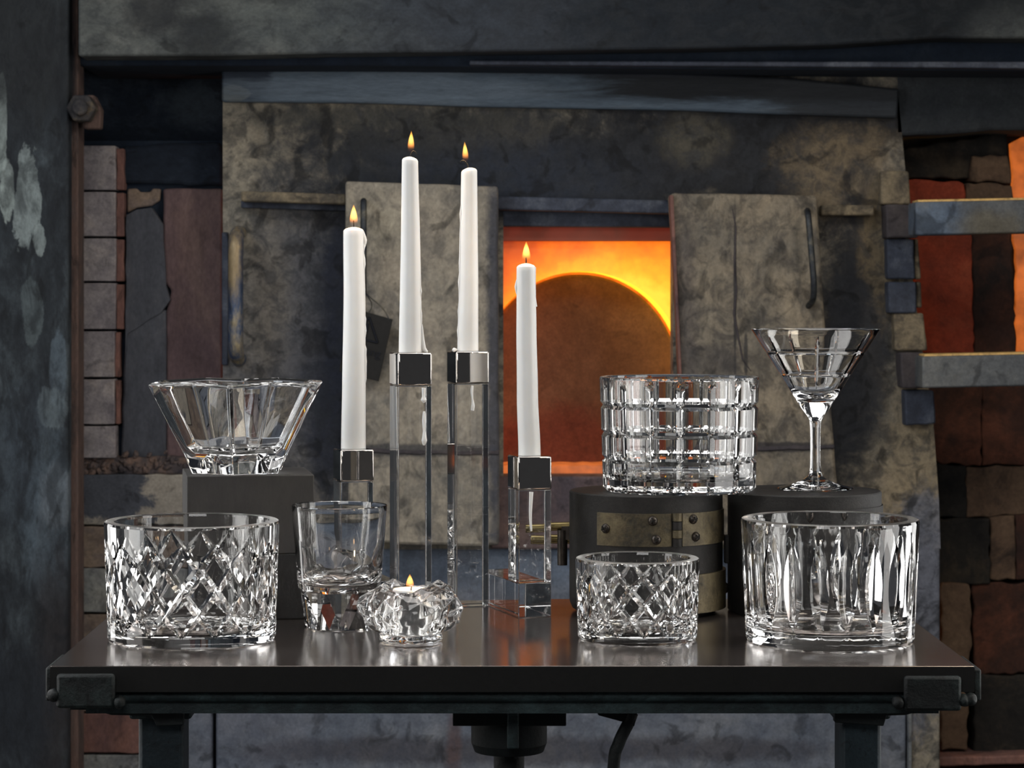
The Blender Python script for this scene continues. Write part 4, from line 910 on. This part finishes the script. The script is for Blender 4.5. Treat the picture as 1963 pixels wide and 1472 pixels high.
# rose votive with tealight
def rose():
    rnd = random.Random(12); M = 17
    prof = [(0.0300, 0.0, 0), (0.0318, 0.0040, 0), (0.0308, 0.0088, 0.0006), (0.0395, 0.0125, 0.0014), (0.0462, 0.0185, 0.0020), (0.0500, 0.0265, 0.0022), (0.0508, 0.0350, 0.0022), (0.0478, 0.0435, 0.0022), (0.0415, 0.0500, 0.0020), (0.0345, 0.0530, 0.0016),
            (0.0275, 0.0500, 0.0008), (0.0245, 0.0430, 0.0), (0.0236, 0.0240, 0), (0.0225, 0.0120, 0)]
    bm = bmesh.new(); vr = []
    for k, (r, z, j) in enumerate(prof):
        row = []
        for i in range(M):
            a = 2*PI*(i+0.5*(k % 2))/M + (rnd.uniform(-0.09, 0.09) if j > 0.001 else 0) + k*0.05
            pet = 0.0055*max(-0.6, math.sin(4*a+k*0.6)) if k in (7, 8, 9) else 0
            rr = r + j*(1 if (i*3+k*2) % 5 < 2 else -1)*1.1 + rnd.uniform(-0.4, 0.4)*j; zz_ = z + rnd.uniform(-0.7, 0.7)*j + pet*(0.4, 0.75, 0.9)[k-7 if k in (7, 8, 9) else 0]
            row.append(bm.verts.new((rr*math.cos(a), rr*math.sin(a), zz_)))
        vr.append(row)
    for k in range(len(vr)-1):
        a, b = vr[k], vr[k+1]
        for i in range(M):
            j = (i+1) % M
            if k % 2 == 0: bm.faces.new((a[i], a[j], b[i])); bm.faces.new((a[j], b[j], b[i]))
            else: bm.faces.new((a[i], a[j], b[j])); bm.faces.new((a[i], b[j], b[i]))
    bm.faces.new(vr[0][::-1]); bm.faces.new(vr[-1])
    o = finish('rose_votive', from_bm(bm, 'rose_votive'), GLASS, None, bevel=0.0011, seg=3, loc=(-0.0700, 2.447, TOP+0.0002))
    for m_ in o.modifiers: m_.angle_limit = math.radians(10)
    tag(o, 'low rounded crystal votive of crumpled petal facets, right of the tumbler', 'votive')
    t = thing('tealight', 'small white tealight burning inside the petal-shaped votive', 'candle', (-0.0700, 2.447, TOP+0.0128))
    bm = bmesh.new(); lathe(bm, [(0, 0), (0.0185, 0), (0.0187, 0.0345), (0.0183, 0.0345), (0.0183, 0.0335), (0.0181, 0.0335)], 48)
    finish('cup', from_bm(bm, 'cup'), simple('clear_thin_cup', (0.7, 0.7, 0.69), 0.25, 0.9), t, smooth=40)
    bm = bmesh.new(); lathe(bm, [(0, 0.002), (0.0179, 0.002), (0.0179, 0.0375), (0.0165, 0.0385), (0.010, 0.0365), (0, 0.0360)], 48)
    finish('wax', from_bm(bm, 'wax'), WAX, t, smooth=40)
    bm = bmesh.new(); tube(bm, [(0, 0, 0.035), (0.0003, 0, 0.0385), (0.0008, 0, 0.0405)], 0.0006, 8); finish('wick', from_bm(bm, 'wick'), WICK, t, smooth=60)
    flame(t, (-0.001, 0, 0.0365), 0.0165, 0.0040)

def flame(parent, loc, h, w, lean=0.0, lamp=0.06):
    bm = bmesh.new(); prof = []; HH = 0.0265
    for i in range(17):
        u = i/16; r = (math.sin(PI*min(1, u*0.98+0.02)**0.62))**0.9 if 0 < u < 1 else 0
        prof.append((max(0.0, r)*1.0, u*HH))
    prof[0] = (0, 0); prof[-1] = (0, HH); lathe(bm, prof, 20)
    for v in bm.verts:
        v.co.x *= w; v.co.y *= w; v.co.x += lean*(v.co.z/HH)**2*HH
    o = finish('flame', from_bm(bm, 'flame'), FLAME, parent, smooth=0); o.location = loc; o.scale = (1, 1, h/HH)
    l = bpy.data.lights.new('flame_light', 'POINT'); l.energy = lamp; l.color = (1, 0.62, 0.28); l.shadow_soft_size = 0.003
    q = bpy.data.objects.new('flame_light', l); link(q, parent); q.location = (loc[0], loc[1], loc[2]+h*0.55)
rose()

# double candle holders
WC = 0.0365
def holder(label, loc, rz):
    t = thing('candle_holder', label, 'candle holder', loc, rz)
    def cb(name, x0, x1, y0, y1, z0, z1, mat, bev):
        bm = bmesh.new(); box(bm, x0, x1, y0, y1, z0, z1); return finish(name, from_bm(bm, name), mat, t, bevel=bev, seg=2)
    h = WC/2; g = 0.0003
    cb('tall_column', -h, h, -h, h, g, 0.2420, GLASS, 0.0008)
    cb('foot_bar', h+g, h+WC, -0.105-h, h, g, 0.0360, GLASS, 0.0008)
    cb('short_column', h+g, h+WC, -0.105-h, -0.105+h, 0.0363, 0.1338, GLASS, 0.0008)
    for nm, x, y, z in (('tall_cap', 0, 0, 0.2423), ('short_cap', WC, -0.105, 0.1341)):
        c = cb(nm, x-h-0.0004, x+h+0.0004, y-h-0.0004, y+h+0.0004, z, z+0.0347, CHROME, 0.0016)
        c['label'] = 'polished dark metal cap'
    return t
hr = holder('crystal double candle holder in front of the glowing mouth, columns beside the iron mould', (-0.0160, 2.735, TOP), math.radians(17))
hl = holder('crystal double candle holder with square metal caps, between tumbler and tall column pair', (-0.0768, 2.672, TOP), math.radians(197))
hl['label'] = 'crystal double candle holder standing behind the tumbler and petal-shaped votive'

def candle(label, h, lx, ly, zbase, r0, r1, H, bend, wick, fl, drips, spots=()):
    base = (Matrix.Translation(h.location) @ Matrix.Rotation(h.rotation_euler[2], 4, 'Z')) @ Vector((lx, ly, zbase+0.0002))
    t = thing('taper_candle', label, 'candle', base, group='white taper candles')
    n = 40; bm = bmesh.new(); rows = []; rnd = random.Random(label)
    path = [(0, 0)]+list(bend); K = 44
    def off(u):     # piecewise smooth bend
        s = u*(len(path)-1); i = min(int(s), len(path)-2); f = s-i; f = f*f*(3-2*f); return path[i][0]*(1-f)+path[i+1][0]*f
    for k in range(K+1):
        u = k/K; r = r0+(r1-r0)*u
        r *= 1+0.0022*math.sin(u*23+r0*900)
        rows.append([bm.verts.new((off(u)+r*math.cos(2*PI*i/n), r*math.sin(2*PI*i/n), u*H + (wick[3]*math.cos(2*PI*i/n) if k == K else 0))) for i in range(n)])
    ox = off(1)
    for rr, dz in ((0.93, 0.0012), (0.78, 0.0024), (0.45, 0.0036), (0.15, 0.0042)):
        rows.append([bm.verts.new((ox+r1*rr*math.cos(2*PI*i/n), r1*rr*math.sin(2*PI*i/n), H+dz+wick[3]*rr*math.cos(2*PI*i/n))) for i in range(n)])
    for a, b in zip(rows, rows[1:]):
        for i in range(n): bm.faces.new((a[i], a[(i+1)%n], b[(i+1)%n], b[i]))
    bm.faces.new(rows[0][::-1]); bm.faces.new(rows[-1])
    finish('wax_body', from_bm(bm, 'wax_body'), WAX, t, smooth=50)
    bm = bmesh.new(); tube(bm, smooth_path([(ox+x, 0, H+0.003+z) for x, z in wick[2]], 5), 0.0007, 8); finish('wick', from_bm(bm, 'wick'), WICK, t, smooth=60)
    flame(t, (ox+fl[0], 0, H+fl[1]), fl[2], fl[3], fl[4])
    for pts, rad in drips:
        bm = bmesh.new(); tube(bm, smooth_path([(p[0], p[1], p[2]) for p in pts], 4), 0.001, 10)
        m = len(bm.verts)//10
        bm.free(); bm = bmesh.new(); sp = smooth_path([(p[0], p[1], p[2]) for p in pts], 4); us = np.linspace(0, len(rad)-1, len(sp))
        rr = [float(np.interp(q, range(len(rad)), rad)) for q in us]; tube(bm, sp, rr, 12)
        finish('wax_drip', from_bm(bm, 'wax_drip'), WAX, t, smooth=60)
    return t
ZT, ZS = 0.2770, 0.1688
def knobs(x0, x1, y, z0, z1, n, seed, r=0.0011, big=0.0022):
    rnd = random.Random(seed); pts, rad = [], []
    for k in range(n):
        u = k/(n-1); pts.append((x0+(x1-x0)*u, y, z0+(z1-z0)*u)); rad.append(0.0004 if k in (0, n-1) else rnd.uniform(r*0.5, big))
    return pts, rad
sL = 2.672/F; sR = 2.735/F; sS = 2.762/F; sr = 2.645/F
candle('tallest white taper candle, burning, wax run down its right side', hl, 0, 0, ZT, 0.0127, 0.0086, 0.2045, [(0.0, 0), (-0.0006, 0)],
       (0, 0, [(0, -0.001), (0.0012, 0.004), (0.0035, 0.0072), (0.0062, 0.0056), (0.0068, 0.0036)], -0.0006), (0.0010, 0.0072, 0.0250, 0.0036, 0.02),
       [knobs(0.0116, 0.0098, -0.003, 0.004, 0.088, 12, 3), ([(0.0185, -0.004, 0.0006), (0.0158, -0.004, 0.002), (0.0135, -0.003, 0.008), (0.0122, -0.003, 0.03)], [0.0010, 0.0022, 0.0024, 0.0006]),
        ([(0.0145, -0.0215, -0.037), (0.0145, -0.0215, -0.046), (0.0145, -0.0212, -0.050), (0.0148, -0.021, -0.053)], [0.0022, 0.0018, 0.0032, 0.001]),
        ([(0.0150, -0.0212, -0.062), (0.0148, -0.0210, -0.075), (0.0152, -0.0212, -0.090), (0.0148, -0.021, -0.098)], [0.0012, 0.0020, 0.0014, 0.0030, 0.001])])
candle('second tallest white taper candle, burning, wick curled to the left', hr, 0, 0, ZT, 0.0116, 0.0087, 0.1960, [(0.001, 0), (0.0014, 0)],
       (0, 0, [(-0.0005, -0.001), (-0.0018, 0.004), (-0.005, 0.0085), (-0.0085, 0.0085), (-0.0092, 0.0072)], 0.0010), (-0.0040, 0.0085, 0.0245, 0.0034, -0.04),
       [knobs(-0.0106, -0.0073, -0.003, 0.001, 0.16, 16, 8, 0.0010, 0.0018), ([(-0.0160, -0.010, 0.0006), (-0.0148, -0.008, 0.0016), (-0.0125, -0.005, 0.0015)], [0.0012, 0.0022, 0.0012]),
        ([(0.005, -0.0222, -0.037), (0.0044, -0.0222, -0.045), (0.0056, -0.0222, -0.057), (0.0050, -0.0222, -0.064)], [0.0012, 0.0016, 0.0010, 0.0020, 0.0018])])
candle('white taper candle on the short column behind the tumbler, wax beads down its right side', hl, WC, -0.105, ZS, 0.0137, 0.0113, 0.2400, [(0.0006, 0), (0.0012, 0), (0.0002, 0)],
       (0, 0, [(0, -0.002), (0.0002, 0.002), (0.0, 0.0085)], 0.0), (0.0001, 0.003, 0.0265, 0.0046, 0.0),
       [knobs(0.0128, 0.0108, -0.002, 0.07, 0.236, 26, 5, 0.0010, 0.0026), ([(0.0112, -0.001, 0.222), (0.0124, -0.001, 0.230), (0.0102, -0.001, 0.2400)], [0.0018, 0.0026, 0.0012])])
candle('white taper candle in front of the glowing furnace mouth, slightly bent', hr, WC, -0.105, ZS, 0.0118, 0.0100, 0.1985, [(-0.0022, 0), (-0.0032, 0), (-0.0036, 0)],
       (0, 0, [(0, -0.002), (0.0001, 0.002), (0.0, 0.0075)], 0.0), (0.0002, 0.0028, 0.0250, 0.0045, 0.0),
       [([(-0.0098-0.0036, -0.001, 0.186), (-0.0100-0.0036, -0.001, 0.178), (-0.0098-0.0034, -0.001, 0.170)], [0.0004, 0.0022, 0.0008]), ([(0.0090-0.0036, -0.001, 0.1985), (0.0094-0.0036, -0.001, 0.17), (0.0096-0.0034, -0.001, 0.157)], [0.0014, 0.0008, 0.0020]),
        ([(0.0015, -0.0222, -0.037), (0.0005, -0.0222, -0.062), (0.0015, -0.0222, -0.078)], [0.0022, 0.0016, 0.0010])])

bpy.context.view_layer.update()
